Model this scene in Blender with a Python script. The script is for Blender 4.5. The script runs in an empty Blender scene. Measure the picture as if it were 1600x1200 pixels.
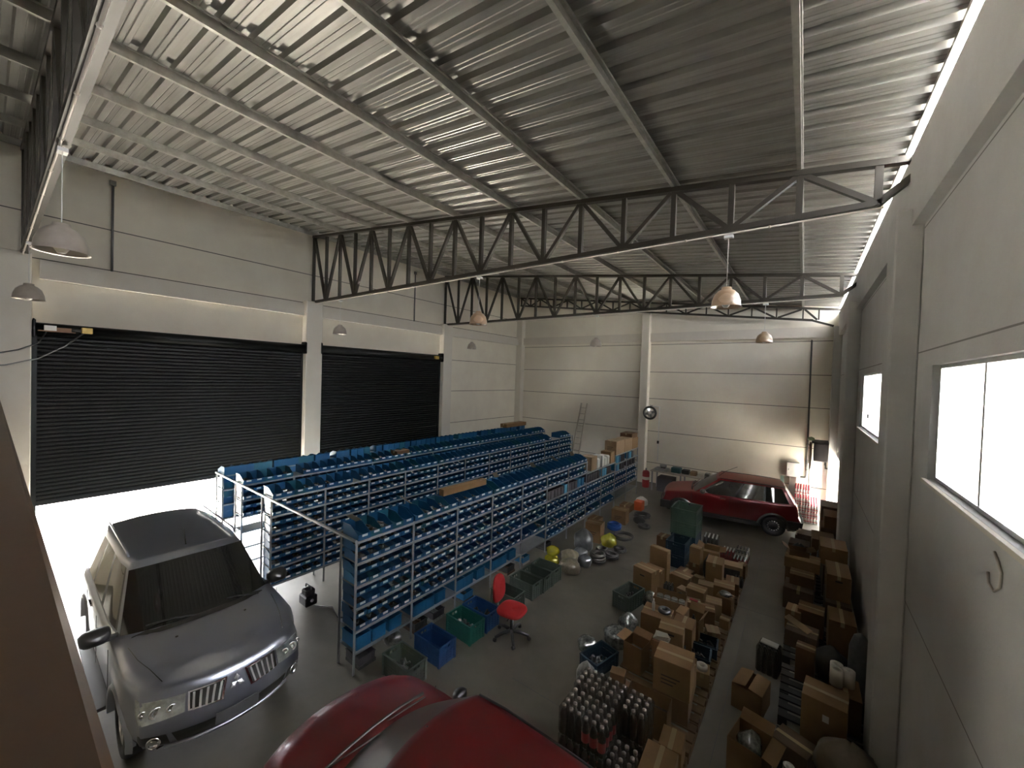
import bpy, math, random
from mathutils import Vector, Matrix, Euler
R = math.radians
C = bpy.context.scene.collection
scene = bpy.context.scene
# ---------------------------------------------------------------- camera
CAM = Vector((12.462, 0.0, 4.4))
def _basis(yaw, pitch, roll):
    y, p, r = R(yaw), R(pitch), R(roll)
    fw = Vector((-math.sin(y)*math.cos(p), math.cos(y)*math.cos(p), math.sin(p)))
    rt = Vector((math.cos(y), math.sin(y), 0)); up = rt.cross(fw)
    return rt*math.cos(r)+up*math.sin(r), -rt*math.sin(r)+up*math.cos(r), fw
_rt, _up, _fw = _basis(36.748, -1.144, 1.858)
cam_d = bpy.data.cameras.new('camera'); cam = bpy.data.objects.new('camera', cam_d); C.objects.link(cam)
cam_d.sensor_width = 36.0; cam_d.lens = 612.463*36.0/1600.0; cam_d.clip_start = 0.03; cam_d.clip_end = 300
m = Matrix.Identity(4)
for i in range(3):
    m[i][0] = _rt[i]; m[i][1] = _up[i]; m[i][2] = -_fw[i]; m[i][3] = CAM[i]
cam.matrix_world = m
scene.camera = cam
# ---------------------------------------------------------------- colour management, world, sun, portals
scene.view_settings.view_transform = 'Standard'; scene.view_settings.look = 'None'
scene.view_settings.gamma = 1.0; scene.view_settings.use_curve_mapping = False
scene.view_settings.exposure = EXPOSURE = 2.95
scene.cycles.use_denoising = True
scene.cycles.max_bounces = 10; scene.cycles.diffuse_bounces = 8; scene.cycles.glossy_bounces = 4
scene.cycles.sample_clamp_indirect = 8.0; scene.cycles.caustics_reflective = False; scene.cycles.caustics_refractive = False
W = bpy.data.worlds.new('world'); scene.world = W; W.use_nodes = True
W.node_tree.nodes['Background'].inputs[0].default_value = (0.97, 0.97, 1.0, 1)
W.node_tree.nodes['Background'].inputs[1].default_value = 13.0
def area(name, loc, rot, sx, sy, power=0, col=(1, 1, 1), portal=False):
    l = bpy.data.lights.new(name, 'AREA'); l.shape = 'RECTANGLE'; l.size = sx; l.size_y = sy
    l.energy = power; l.color = col
    o = bpy.data.objects.new(name, l); C.objects.link(o); o.location = loc; o.rotation_euler = rot
    if portal: l.cycles.is_portal = True
    return o
sun = bpy.data.lights.new('sun', 'SUN'); sun.energy = 34; sun.angle = R(0.6); sun.color = (1.0, 0.92, 0.77)
so = bpy.data.objects.new('sun', sun); C.objects.link(so)
so.rotation_euler = Vector((0.05, 0.70, -1.0)).to_track_quat('-Z', 'Y').to_euler()
# portals sample the daylight that comes in through the openings of the building
area('portal_door', (-0.10, 3.16, 0.75), (0, R(-90), 0), 1.5, 5.26, portal=True)
area('portal_window', (13.5, 3.25, 4.1), (0, R(90), 0), 1.05, 3.9, portal=True)
area('portal_window', (13.5, 8.95, 4.1), (0, R(90), 0), 1.05, 4.1, portal=True)
area('portal_side_door', (13.5, 16.35, 1.05), (0, R(90), 0), 2.1, 1.2, portal=True)
area('portal_eave', (13.42, 6.0, 6.97), (0, R(90), 0), 0.16, 22.0, portal=True)
# ---------------------------------------------------------------- object helpers
rnd = random.Random(7)
def tag(o, label=None, cat=None, group=None, kind=None):
    if label: o['label'] = label
    if cat: o['category'] = cat
    if group: o['group'] = group
    if kind: o['kind'] = kind
    return o
def thing(name, label, cat, loc=(0, 0, 0), rz=0.0, group=None):
    o = bpy.data.objects.new(name, None); C.objects.link(o); o.empty_display_size = 0.1
    o.location = loc; o.rotation_euler = (0, 0, rz)
    return tag(o, label, cat, group)
def link(name, me, parent=None, loc=None, rot=None):
    o = bpy.data.objects.new(name, me); C.objects.link(o)
    if parent is not None: o.parent = parent
    if loc is not None: o.location = loc
    if rot is not None: o.rotation_euler = rot
    return o
CHILD = {}
def kids(o):
    return [c for c in bpy.data.objects if c.parent == o] if o.name not in CHILD else CHILD[o.name]
def reg(o):                       # remember an object's children so copying stays quick
    ch = [c for c in C.objects if c.parent == o]
    CHILD[o.name] = ch
    for c in ch: reg(c)
    return o
def dup(o, loc=None, rz=None, label=None, group=None, parent=None):
    c = o.copy(); C.objects.link(c)
    if parent is not None: c.parent = parent
    if loc is not None: c.location = loc
    if rz is not None: c.rotation_euler = (0, 0, rz)
    if label: c['label'] = label
    if group: c['group'] = group
    for k in CHILD.get(o.name, []): dup(k, parent=c)
    return c
class MB:
    """collects shapes and links them as one mesh object"""
    def __init__(s): s.v = []; s.f = []; s.m = []; s.sm = []
    def add(s, vs, fs, mat=0, smooth=False, M=None):
        b = len(s.v)
        s.v += [tuple(M @ Vector(p)) for p in vs] if M is not None else [tuple(p) for p in vs]
        s.f += [tuple(b+i for i in f) for f in fs]; s.m += [mat]*len(fs); s.sm += [smooth]*len(fs)
        return s
    def box(s, x0, x1, y0, y1, z0, z1, mat=0, M=None):
        vs = [(x0,y0,z0),(x1,y0,z0),(x1,y1,z0),(x0,y1,z0),(x0,y0,z1),(x1,y0,z1),(x1,y1,z1),(x0,y1,z1)]
        return s.add(vs, [(3,2,1,0),(4,5,6,7),(0,1,5,4),(1,2,6,5),(2,3,7,6),(3,0,4,7)], mat, False, M)
    def cbox(s, x0, x1, y0, y1, z0, z1, c=0.01, mat=0, M=None):
        """box with chamfered vertical and top edges"""
        def ring(i, z): return [(x0+i,y0+c,z),(x0+c,y0+i,z),(x1-c,y0+i,z),(x1-i,y0+c,z),(x1-i,y1-c,z),(x1-c,y1-i,z),(x0+c,y1-i,z),(x0+i,y1-c,z)]
        vs = ring(c*.6, z0)+ring(0, z0+c)+ring(0, z1-c)+ring(c, z1)
        vs[24:32] = [(x0+c,y0+c,z1)]*0+[(min(max(p[0],x0+c),x1-c),min(max(p[1],y0+c),y1-c),z1) for p in ring(c, z1)]
        fs = [tuple(reversed(range(8))), tuple(range(24, 32))]
        for k in range(3):
            for i in range(8): fs.append((k*8+i, k*8+(i+1)%8, k*8+8+(i+1)%8, k*8+8+i))
        return s.add(vs, fs, mat, False, M)
    def beam(s, p, q, w, h, mat=0, up=(0, 0, 1)):
        p, q = Vector(p), Vector(q); d = (q-p); L = d.length; d.normalize()
        u = Vector(up); x = d.cross(u)
        if x.length < 1e-4: x = d.cross(Vector((0, 1, 0)))
        x.normalize(); z = x.cross(d)
        M = Matrix(((d.x, x.x, z.x, p.x), (d.y, x.y, z.y, p.y), (d.z, x.z, z.z, p.z), (0, 0, 0, 1)))
        return s.box(0, L, -w/2, w/2, -h/2, h/2, mat, M)
    def tube(s, pts, r, n=8, mat=0, caps=True, closed=False):
        pts = [Vector(p) for p in pts]; k = len(pts); vs = []; fs = []
        prev = None
        for i, p in enumerate(pts):
            if closed: t = pts[(i+1) % k]-pts[i-1]
            else: t = pts[min(i+1, k-1)]-pts[max(i-1, 0)]
            t.normalize()
            if prev is None:
                a = t.cross(Vector((0, 0, 1)))
                if a.length < 1e-3: a = t.cross(Vector((0, 1, 0)))
            else: a = prev-t*prev.dot(t)
            a.normalize(); prev = a; b = t.cross(a)
            rr = r[i] if isinstance(r, (list, tuple)) else r
            for j in range(n):
                an = 2*math.pi*j/n; vs.append(p+a*math.cos(an)*rr+b*math.sin(an)*rr)
        for i in range(k if closed else k-1):
            for j in range(n):
                i2 = (i+1) % k
                fs.append((i*n+j, i*n+(j+1) % n, i2*n+(j+1) % n, i2*n+j))
        if caps and not closed: fs += [tuple(reversed(range(n))), tuple(range((k-1)*n, k*n))]
        return s.add(vs, fs, mat, True)
    def lathe(s, prof, n=20, mat=0, M=None, smooth=True, caps=True):
        if prof[0] == prof[-1]: caps = False
        vs = []; fs = []; k = len(prof)
        for r, z in prof:
            for j in range(n):
                a = 2*math.pi*j/n; vs.append((r*math.cos(a), r*math.sin(a), z))
        for i in range(k-1):
            for j in range(n): fs.append((i*n+j, i*n+(j+1) % n, (i+1)*n+(j+1) % n, (i+1)*n+j))
        if caps and prof[0][0] > 1e-5: fs.append(tuple(reversed(range(n))))
        if caps and prof[-1][0] > 1e-5: fs.append(tuple(range((k-1)*n, k*n)))
        return s.add(vs, fs, mat, smooth, M)
    def grid(s, rows, mat=0, smooth=True, closed=False, M=None):
        a, b = len(rows), len(rows[0]); vs = [p for r in rows for p in r]; fs = []
        for i in range(a-1):
            for j in range(b if closed else b-1):
                fs.append((i*b+j, i*b+(j+1) % b, (i+1)*b+(j+1) % b, (i+1)*b+j))
        return s.add(vs, fs, mat, smooth, M)
    def prism(s, outline, a0, a1, axis='y', mat=0, M=None):
        """outline = list of 2D points, extruded along an axis from a0 to a1"""
        n = len(outline)
        def P(p, a): return {'y': (p[0], a, p[1]), 'x': (a, p[0], p[1]), 'z': (p[0], p[1], a)}[axis]
        vs = [P(p, a0) for p in outline]+[P(p, a1) for p in outline]
        fs = [tuple(reversed(range(n))), tuple(range(n, 2*n))]+[(i, (i+1) % n, n+(i+1) % n, n+i) for i in range(n)]
        return s.add(vs, fs, mat, False, M)
    def mesh(s, name, mats):
        me = bpy.data.meshes.new(name); me.from_pydata(s.v, [], s.f)
        for mt in (mats if isinstance(mats, (list, tuple)) else [mats]): me.materials.append(mt)
        me.polygons.foreach_set('material_index', s.m); me.polygons.foreach_set('use_smooth', s.sm)
        me.update(); return me
    def build(s, name, mats, parent=None, loc=None, rot=None, fix=False):
        me = s.mesh(name, mats)
        if fix:
            import bmesh
            b = bmesh.new(); b.from_mesh(me); bmesh.ops.remove_doubles(b, verts=b.verts, dist=1e-5)
            bmesh.ops.recalc_face_normals(b, faces=b.faces); b.to_mesh(me); b.free()
        return link(name, me, parent, loc, rot)
def struct(name, mb, mats, **k):
    o = mb.build(name, mats, **k); o['kind'] = 'structure'; return o
# ---------------------------------------------------------------- materials
def mat(name, col, rough=0.6, metal=0.0, noise=None, bump=None, spec=None, trans=0.0, alpha=None, coat=0.0, emit=None):
    """noise=(scale, amount, dark colour); bump=(scale, strength)"""
    m = bpy.data.materials.new(name); m.use_nodes = True; nt = m.node_tree; b = nt.nodes['Principled BSDF']
    b.inputs['Base Color'].default_value = (*col, 1); b.inputs['Roughness'].default_value = rough; b.inputs['Metallic'].default_value = metal
    if spec is not None: b.inputs['Specular IOR Level'].default_value = spec
    if trans: b.inputs['Transmission Weight'].default_value = trans
    if coat: b.inputs['Coat Weight'].default_value = coat; b.inputs['Coat Roughness'].default_value = 0.06
    if alpha is not None: b.inputs['Alpha'].default_value = alpha
    if emit: b.inputs['Emission Color'].default_value = (*emit[0], 1); b.inputs['Emission Strength'].default_value = emit[1]
    tc = nt.nodes.new('ShaderNodeTexCoord')
    if noise:
        n = nt.nodes.new('ShaderNodeTexNoise'); n.inputs['Scale'].default_value = noise[0]; n.inputs['Detail'].default_value = 5
        n.inputs['Roughness'].default_value = 0.6
        r = nt.nodes.new('ShaderNodeValToRGB'); r.color_ramp.elements[0].position = 0.35; r.color_ramp.elements[1].position = 0.65
        mx = nt.nodes.new('ShaderNodeMix'); mx.data_type = 'RGBA'; mx.inputs[6].default_value = (*col, 1); mx.inputs[7].default_value = (*noise[2], 1)
        mu = nt.nodes.new('ShaderNodeMath'); mu.operation = 'MULTIPLY'; mu.inputs[1].default_value = noise[1]
        nt.links.new(tc.outputs['Object'], n.inputs['Vector']); nt.links.new(n.outputs['Fac'], r.inputs['Fac'])
        nt.links.new(r.outputs['Color'], mu.inputs[0]); nt.links.new(mu.outputs[0], mx.inputs[0]); nt.links.new(mx.outputs[2], b.inputs['Base Color'])
    if bump:
        n = nt.nodes.new('ShaderNodeTexNoise'); n.inputs['Scale'].default_value = bump[0]; n.inputs['Detail'].default_value = 4
        bp = nt.nodes.new('ShaderNodeBump'); bp.inputs['Strength'].default_value = bump[1]; bp.inputs['Distance'].default_value = 0.01
        nt.links.new(tc.outputs['Object'], n.inputs['Vector']); nt.links.new(n.outputs['Fac'], bp.inputs['Height']); nt.links.new(bp.outputs[0], b.inputs['Normal'])
    return m
def joints(m, zs, axis=2, width=0.010, col=(0.10, 0.09, 0.08)):
    """sealed joints between the precast panels: thin dark lines at given object heights"""
    nt = m.node_tree; b = nt.nodes['Principled BSDF']; src = b.inputs['Base Color'].links[0].from_socket if b.inputs['Base Color'].links else None
    tc = nt.nodes.new('ShaderNodeTexCoord'); sp = nt.nodes.new('ShaderNodeSeparateXYZ'); nt.links.new(tc.outputs['Object'], sp.inputs[0])
    prev = None
    for z in zs:
        c = nt.nodes.new('ShaderNodeMath'); c.operation = 'COMPARE'; c.inputs[1].default_value = z; c.inputs[2].default_value = width
        nt.links.new(sp.outputs[axis], c.inputs[0])
        if prev is None: prev = c.outputs[0]
        else:
            a = nt.nodes.new('ShaderNodeMath'); a.operation = 'MAXIMUM'; nt.links.new(prev, a.inputs[0]); nt.links.new(c.outputs[0], a.inputs[1]); prev = a.outputs[0]
    mx = nt.nodes.new('ShaderNodeMix'); mx.data_type = 'RGBA'; mx.inputs[7].default_value = (*col, 1)
    if src: nt.links.new(src, mx.inputs[6])
    else: mx.inputs[6].default_value = b.inputs['Base Color'].default_value
    nt.links.new(prev, mx.inputs[0]); nt.links.new(mx.outputs[2], b.inputs['Base Color'])
    return m
PAINT = (0.82, 0.775, 0.66); STAIN = (0.66, 0.59, 0.49)
M_wall_l = joints(mat('painted_precast_left', PAINT, .85, noise=(1.3, .35, STAIN), bump=(40, .15)), [7.35, 6.46, 5.02, 3.66, 2.26, .86])
M_wall_f = joints(mat('painted_precast_far', (0.84, .80, .70), .85, noise=(1.1, .25, STAIN), bump=(40, .15)), [7.35, 5.96, 4.78, 3.63, 2.22, .86])
M_wall_r = joints(mat('painted_precast_right', (0.66, .66, .645), .85, noise=(1.5, .35, (.52, .50, .46)), bump=(30, .25)), [6.08, 4.78, 2.15], width=.007, col=(.26, .25, .235))
M_col = mat('painted_column', (0.72, .685, .61), .85, noise=(2.5, .35, STAIN), bump=(30, .2))
M_colr = mat('painted_column_right', (0.66, .655, .635), .85, noise=(2.5, .35, (.52, .50, .47)), bump=(30, .2))
M_floor = mat('polished_concrete', (0.205, .192, .155), .45, noise=(0.8, .85, (.135, .126, .10)), bump=(6, .04))
M_galv = mat('galvanised_sheet', (0.33, .32, .295), .33, 0.50, noise=(2.2, .8, (.20, .193, .175)), bump=(3, .06))
_m = M_galv.node_tree; _mp = _m.nodes.new('ShaderNodeMapping'); _mp.inputs['Scale'].default_value = (.12, 3.4, 1)
for _n in _m.nodes:
    if _n.type == 'TEX_NOISE' and abs(_n.inputs['Scale'].default_value-2.2) < .01:
        _s = _n.inputs['Vector'].links[0].from_socket; _m.links.new(_s, _mp.inputs[0]); _m.links.new(_mp.outputs[0], _n.inputs['Vector'])
M_galv2 = mat('galvanised_purlin', (0.44, .43, .39), .40, 0.4, noise=(9, .6, (.27, .26, .23)))
M_steel = mat('brown_painted_steel', (0.034, .029, .021), .5, 0.3, noise=(5, .3, (.023, .019, .014)))
M_conduit = mat('light_conduit', (0.62, .58, .52), .5)
M_dark = mat('black_plastic', (0.018, .018, .018), .45)
M_rubber = mat('black_rubber', (0.022, .021, .020), .75, bump=(60, .2))
M_pipe = mat('grey_metal_pipe', (0.16, .16, .16), .45, .5)
M_shut = mat('black_roller_shutter', (0.00220, .0029, .0028), .5, 0.0, spec=.16)
M_white = mat('white_plastic', (0.72, .72, .70), .45)
M_alu = mat('aluminium', (0.62, .62, .61), .35, .9)
M_glass = mat('window_glass', (1, 1, 1), .02, 0, trans=1.0, spec=.5)
M_paver = mat('sunlit_paving', (0.55, .53, .49), .9, noise=(3, .3, (.45, .43, .4)))
# ================================================================= building shell
XW = 13.40; YB, YC, YD, YA = 6.08, 11.67, 17.26, 0.42; YN = -6.0
def roofz(x): return 8.62+(7.0-8.62)*x/13.4
b = MB(); b.box(-0.3, XW+.3, YN, YD+.3, -.2, 0); struct('floor', b, M_floor)
b = MB(); b.box(-40, -.3, -30, 50, -.3, -.03); b.box(XW+.3, 50, -30, 50, -.3, -.03); b.box(-.3, XW+.3, YD+.3, 50, -.3, -.03)
b.box(-.3, 0, .5, 5.82, -.2, .001)
o = struct('paving_outside', b, M_paver)
M_fence = mat('white_block_wall', (0.70, .69, .66), .9)
_nt = M_fence.node_tree; _bt = _nt.nodes.new('ShaderNodeTexBrick'); _bt.inputs['Scale'].default_value = 1.0
_bt.inputs['Brick Width'].default_value = .40; _bt.inputs['Row Height'].default_value = .20; _bt.inputs['Mortar Size'].default_value = .012
_bt.inputs['Color1'].default_value = (.70, .69, .66, 1); _bt.inputs['Color2'].default_value = (.62, .61, .58, 1); _bt.inputs['Mortar'].default_value = (.34, .33, .31, 1)
_tc = _nt.nodes.new('ShaderNodeTexCoord'); _mp = _nt.nodes.new('ShaderNodeMapping'); _mp.inputs['Rotation'].default_value = (R(90), 0, R(90))
_nt.links.new(_tc.outputs['Object'], _mp.inputs[0]); _nt.links.new(_mp.outputs[0], _bt.inputs[0]); _nt.links.new(_bt.outputs[0], _nt.nodes['Principled BSDF'].inputs['Base Color'])
b = MB(); b.box(15.6, 15.8, 2.0, 13.0, -.03, 3.0); b.box(15.6, 20, 13.0, 26, -.03, 5.2); struct('wall_and_sky_block_outside', b, M_fence)  # low part is the neighbour's wall; tall box added to cut side-door sky light
# floor joints: sawn lines in the slab
b = MB()
for y in (4.6, 8.9, 13.2): b.box(9.2, XW-.25, y-.004, y+.004, 0.0, .0015)
for x in (11.75,): b.box(x-.004, x+.004, 0.5, 17.0, 0.0, .0015)
struct('trim_1', b, M_pipe)
# left wall with two door openings
b = MB()
for (y0, y1, z0, z1) in [(YN, .5, 0, 8.76), (.5, 5.82, 5.0, 8.76), (5.82, 6.25, 0, 8.76), (6.25, 11.45, 5.02, 8.76), (11.45, YD+.15, 0, 8.76)]:
    b.box(-.15, 0, y0, y1, z0, z1)
struct('wall_left', b, M_wall_l)
b = MB(); b.prism([(-.15, 0), (XW+.15, 0), (XW+.15, 7.02), (13.3, 7.10), (-.15, 8.72)], YD, YD+.15, 'y'); struct('wall_far', b, M_wall_f)
b = MB(); b.prism([(-.15, 0), (XW+.15, 0), (XW+.15, 7.02), (13.3, 7.10), (-.15, 8.72)], YN-.15, YN, 'y'); struct('wall_near', b, M_wall_l)
WIN = [(1.3, 5.22, 3.57, 4.63), (6.9, 10.98, 3.57, 4.67)]
b = MB(); ZT = 6.94
SD = (15.78, 16.95, 0.0, 2.10)
segs = [(YN, 1.3, 0, ZT), (1.3, 5.22, 0, 3.57), (1.3, 5.22, 4.63, ZT), (5.22, 6.9, 0, ZT), (6.9, 10.98, 0, 3.57), (6.9, 10.98, 4.67, ZT),
        (10.98, SD[0], 0, ZT), (SD[0], SD[1], SD[3], ZT), (SD[1], YD+.15, 0, ZT)]
for (y0, y1, z0, z1) in segs: b.box(XW, XW+.16, y0, y1, z0, z1)
struct('wall_right', b, M_wall_r)
# beams and ledges of the precast frame
b = MB(); b.box(XW-.10, XW, YN, YD, 6.12, ZT-.004); struct('trim_2', b, M_colr)
b = MB()
for (a, c) in ((.62, 5.8), (6.3, 11.5), (12.0, YD)):
    b.box(0, .13, a, c, 6.05, 6.42)
struct('trim_3', b, M_col)
b = MB(); b.box(.25, 6.72, YD-.14, YD, 6.08, 6.44); b.box(7.05, XW-.2, YD-.14, YD, 6.08, 6.44)
b.box(.25, 6.72, YD-.05, YD, 7.33, 7.37); struct('trim_4', b, M_col)
# columns, one object each
k = 0
for (x0, x1, y0, y1, zt) in [(0, .30, .06, .515, 6.50), (0, .28, 5.80, 6.30, 6.50), (0, .28, 11.46, 11.96, 6.50), (0, .36, YD-.30, YD, 7.4),
                         (6.72, 7.05, YD-.32, YD, 7.62),
                         (XW-.22, XW, 5.82, 6.32, 6.30), (XW-.22, XW, 11.42, 11.92, 6.30), (XW-.22, XW, YD-.36, YD, 6.42), (XW-.22, XW, .1, .6, 6.3)]:
    k += 1
    b = MB(); b.cbox(x0, x1, y0, y1, 0, zt, .015); struct('column_%d' % k, b, M_colr if k > 5 else M_col)
# roof sheet, ribs running across the building
b = MB(); prof = []
y = YN-.2
while y < YD+.3:
    prof += [(y, 0), (y+.055, 0), (y+.062, .006), (y+.070, 0), (y+.110, 0), (y+.117, .006), (y+.125, 0), (y+.165, 0), (y+.185, .055), (y+.255, .055), (y+.275, 0)]; y += .290
rows = []
x0s = [-.25, 3.2, 6.7, 10.0, 13.345]
for x in x0s: rows.append([(x, py, roofz(x)+.075+pz) for py, pz in prof])
b.grid(rows, smooth=False)
ro = struct('ceiling', b, M_galv)
sd = ro.modifiers.new('thickness', 'SOLIDIFY'); sd.thickness = .004
# purlins, C profile in cold-formed steel
PX = [.06, 1.60, 3.15, 4.69, 6.25, 7.79, 9.29, 10.81, 12.32, 13.30]
sl = math.atan((7.0-8.62)/13.4)
names = ['next to the left wall', 'second from the left wall', 'third from the left wall', 'fourth from the left wall', 'fifth from the left wall',
         'sixth from the left wall', 'fourth from the right wall', 'third from the right wall', 'second from the right wall', 'along the right eave']
for i, x in enumerate(PX):
    w, h = .05, .125
    if i == 9: h = .07
    o2 = [(-w/2, 0), (w/2, 0), (w/2, -.02), (w/2-.004, -.02), (w/2-.004, -.004), (-w/2+.004, -.004), (-w/2+.004, -h+.004), (w/2-.004, -h+.004), (w/2-.004, -h+.02), (w/2, -h+.02), (w/2, -h), (-w/2, -h)]
    z = roofz(x)+.072
    b = MB(); b.prism([(p[0], p[1]) for p in o2], YN, YD-.01, 'y')
    o = b.build('roof_purlin', M_galv2, loc=(x, 0, z), rot=(0, -sl, 0))
    tag(o, 'galvanised steel roof purlin under the metal sheeting, '+names[i], 'roof purlin')
# trusses
def truss(y, label, zb=6.50, x1=13.30, shallow=False):
    t = thing('roof_truss', label, 'roof truss', (0, y, 0))
    tp = lambda x: roofz(x)-.085
    bz = (lambda x: zb) if not shallow else (lambda x: roofz(x)-.48)
    xa = .04 if not shallow else .40
    MB().beam((xa, 0, tp(xa)), (XW-.02, 0, tp(XW-.02)), .10, .07).build('top_chord', M_steel, t)
    xk = 13.08 if not shallow else 12.6
    c = MB().beam((xa, 0, bz(xa)), (xk, 0, bz(xk)), .10, .07)
    if not shallow: c.beam((xk-.03, 0, zb), (XW-.03, 0, zb+.27), .10, .07)
    else: c.beam((xk-.03, 0, bz(xk)), (XW-.25, 0, bz(xk)-.22), .08, .06)
    c.build('bottom_chord', M_steel, t)
    tops = [xa+.04]+PX[1:9]
    s = .07 if not shallow else .04
    bots = [(tops[i]+tops[i+1])/2 for i in range(8)]+[13.05 if not shallow else 12.75]
    for i, x in enumerate(tops):
        MB().beam((x, 0, bz(x)+.03), (x, 0, tp(x)-.03), .07, s, up=(1, 0, 0)).build('vertical_post', M_steel, t)
        MB().beam((x+.04, 0, tp(x)-.04), (bots[i]-.04, 0, bz(bots[i])+.03), .06, s, up=(0, 1, 0)).build('diagonal_web', M_steel, t)
        if i < 8: MB().beam((tops[i+1]-.04, 0, tp(tops[i+1])-.04), (bots[i]+.04, 0, bz(bots[i])+.03), .06, s, up=(0, 1, 0)).build('diagonal_web', M_steel, t)
        MB().beam((bots[i], 0, bz(bots[i])+.03), (bots[i], 0, tp(bots[i])-.03), .07, s, up=(1, 0, 0)).build('vertical_post', M_steel, t)
    return t
truss(YA, 'dark steel roof truss nearest the viewer, cut off by the top left corner')
truss(YB, 'dark steel roof truss crossing the hall above the first row of lamps, above both shutters')
truss(YC, 'dark steel roof truss behind the nearer one, above the far end of the second shutter')
truss(YD-.55, 'shallow dark steel truss close against the far wall', shallow=True)
# conduits under the trusses and lamps hanging from them
M_cup = mat('dusty_lamp_shade', (0.52, .47, .42), .32, 0.35, noise=(14, .4, (.40, .34, .29)))
M_cup2 = mat('dusty_translucent_shade', (0.60, .40, .24), .35, trans=.25, noise=(14, .5, (.42, .32, .24)))
M_bulb = mat('white_bulb', (0.80, .78, .72), .35)
def lamp(x, y, label, m=M_cup, r=.185, zr=5.45):
    t = thing('pendant_lamp', label, 'ceiling lamp', (x, y, zr))
    prof = [(.035, .27), (.060, .265), (.065, .235), (r*.55, .215), (r*.80, .165), (r*.95, .085), (r, 0), (r+.012, -.006), (r-.004, 0), (r*.93, .085), (r*.78, .155), (r*.5, .20), (.03, .22)]
    MB().lathe(prof, 28).build('lamp_shade', m, t)
    MB().lathe([(.0, -.015), (.03, -.01), (.055, .03), (.06, .07), (.04, .12), (.022, .16), (.022, .22), (0, .22)], 16).build('bulb', M_bulb, t)
    MB().tube([(0, 0, .26), (0, 0, .94)], .0045, 5).build('cord', M_white, t)
    MB().box(-.055, .055, -.035, .035, .935, .972).build('junction_box', M_white, t)
    return t
lamp(6.72, YA, 'large dusty dome lamp hanging highest at the upper left, below the nearest truss')
lamp(1.75, YA, 'dome lamp in front of the leftmost wall pillar, at the left edge')
lamp(1.67, YB, 'small dome lamp hanging between the two black shutters')
lamp(7.0, YB, 'dome lamp hanging from the middle of the nearer full truss', M_cup2)
lamp(11.55, YB, 'orange-tinted dome lamp with bright bulb, the largest on the right side', M_cup2)
lamp(1.67, YC, 'small dome lamp hanging at the far end of the second shutter')
lamp(7.05, YC, 'small dome lamp hanging from the farther truss before the middle far pillar')
lamp(11.6, YC, 'small orange-tinted dome lamp hanging from the farther truss near the right wall', M_cup2)
for y, w in ((YA, 'nearest'), (YB, 'second'), (YC, 'third')):
    b = MB(); b.tube([(.3, y-.02, 6.442), (13.1, y-.02, 6.442)], .011, 6)
    for x in [.8+1.02*i for i in range(12)]: b.tube([(x-.012, y-.02, 6.442), (x+.012, y-.02, 6.442)], .017, 6)
    tag(b.build('electrical_conduit', M_conduit), 'thin pale conduit clipped below the %s truss from the viewer' % w, 'conduit')
# vertical conduits on the walls
for (x, y, z0, z1, lab) in [(.03, 1.65, 6.44, 8.35, 'thin dark vertical pipe on the upper left wall, above the first shutter'),
                          (.03, 10.07, 6.44, 8.30, 'thin dark vertical pipe on the upper left wall, above the second shutter'),
                          (.03, 12.05, .0, 6.0, 'thin dark vertical pipe beside the pillar after the second shutter')]:
    b = MB(); b.tube([(x, y, z0), (x, y, z1)], .022, 8)
    if z1 > 7: b.box(x-.03, x+.03, y-.05, y+.05, z1-.02, z1+.08)
    tag(b.build('wall_pipe', M_pipe), lab, 'pipe')
# roller doors
def shutter(y0, y1, zb, zt, label, slats):
    t = thing('roller_shutter', label, 'roller shutter', (0, (y0+y1)/2, zb)); w = (y1-y0)/2
    b = MB(); n = int((zt-zb)/.085); out = []
    for i in range(n+1):
        z = i*(zt-zb)/(n+1); h = (zt-zb)/(n+1)
        out += [(.0, z), (.018, z+h*.25), (.020, z+h*.55), (.010, z+h*.85), (-.004, z+h*.93)]
    out.append((0, zt-zb))
    rows = [[(px, -w+.03, pz) for px, pz in out], [(px, w-.03, pz) for px, pz in out]]
    b.grid(rows, smooth=False); o = b.build('slat_curtain', M_shut, t, loc=(.05, 0, 0))
    md = o.modifiers.new('t', 'SOLIDIFY'); md.thickness = .01
    MB().box(.035, .085, -w+.03, w-.03, -.05, .03).build('bottom_rail', M_shut, t)
    for s in (-1, 1):
        MB().box(.0, .10, s*w-.045, s*w+.045, -zb, zt-zb).build('guide_rail', M_shut, t)
        MB().cbox(-.0, .32, s*w-.02, s*w+.02, zt-zb-.12, zt-zb+.24, .03).build('end_bracket', M_shut, t)
    rr = [(.135, -w), (.135, w)]
    MB().lathe([(.125, -w+.02), (.125, w-.02)], 20, M=Matrix.Translation((.17, 0, zt-zb+.04)) @ Matrix.Rotation(R(90), 4, 'X')).build('roll_drum', M_shut, t)
    return t
shutter(.55, 5.80, 1.50, 5.0, 'black roller shutter raised above the daylit gap behind the grey car', True)
sh2 = shutter(6.28, 11.42, .05, 5.02, 'black roller shutter fully closed, between the two left pillars', True)
M_brass = mat('yellow_housing', (0.52, .36, .08), .45)
M_board = mat('brown_circuit_board', (0.20, .11, .06), .6)
t = thing('shutter_motor', 'small beige and yellow motor unit at the top left corner of the raised shutter', 'shutter motor', (.34, .95, 5.06))
MB().box(-.05, .05, -.28, -.12, -.05, .05).build('capacitor', M_white, t)
MB().box(-.04, .04, -.36, .14, -.07, -.05).build('base_plate', M_board, t)
MB().box(-.04, .04, -.12, .08, -.05, .02).build('gearbox', M_board, t)
MB().cbox(-.05, .05, .22, .38, -.06, .06, .01).build('motor_housing', M_brass, t)
MB().tube([(0, .08, -.01), (0, .22, -.01)], .03, 8).build('shaft', M_dark, t)
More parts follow.
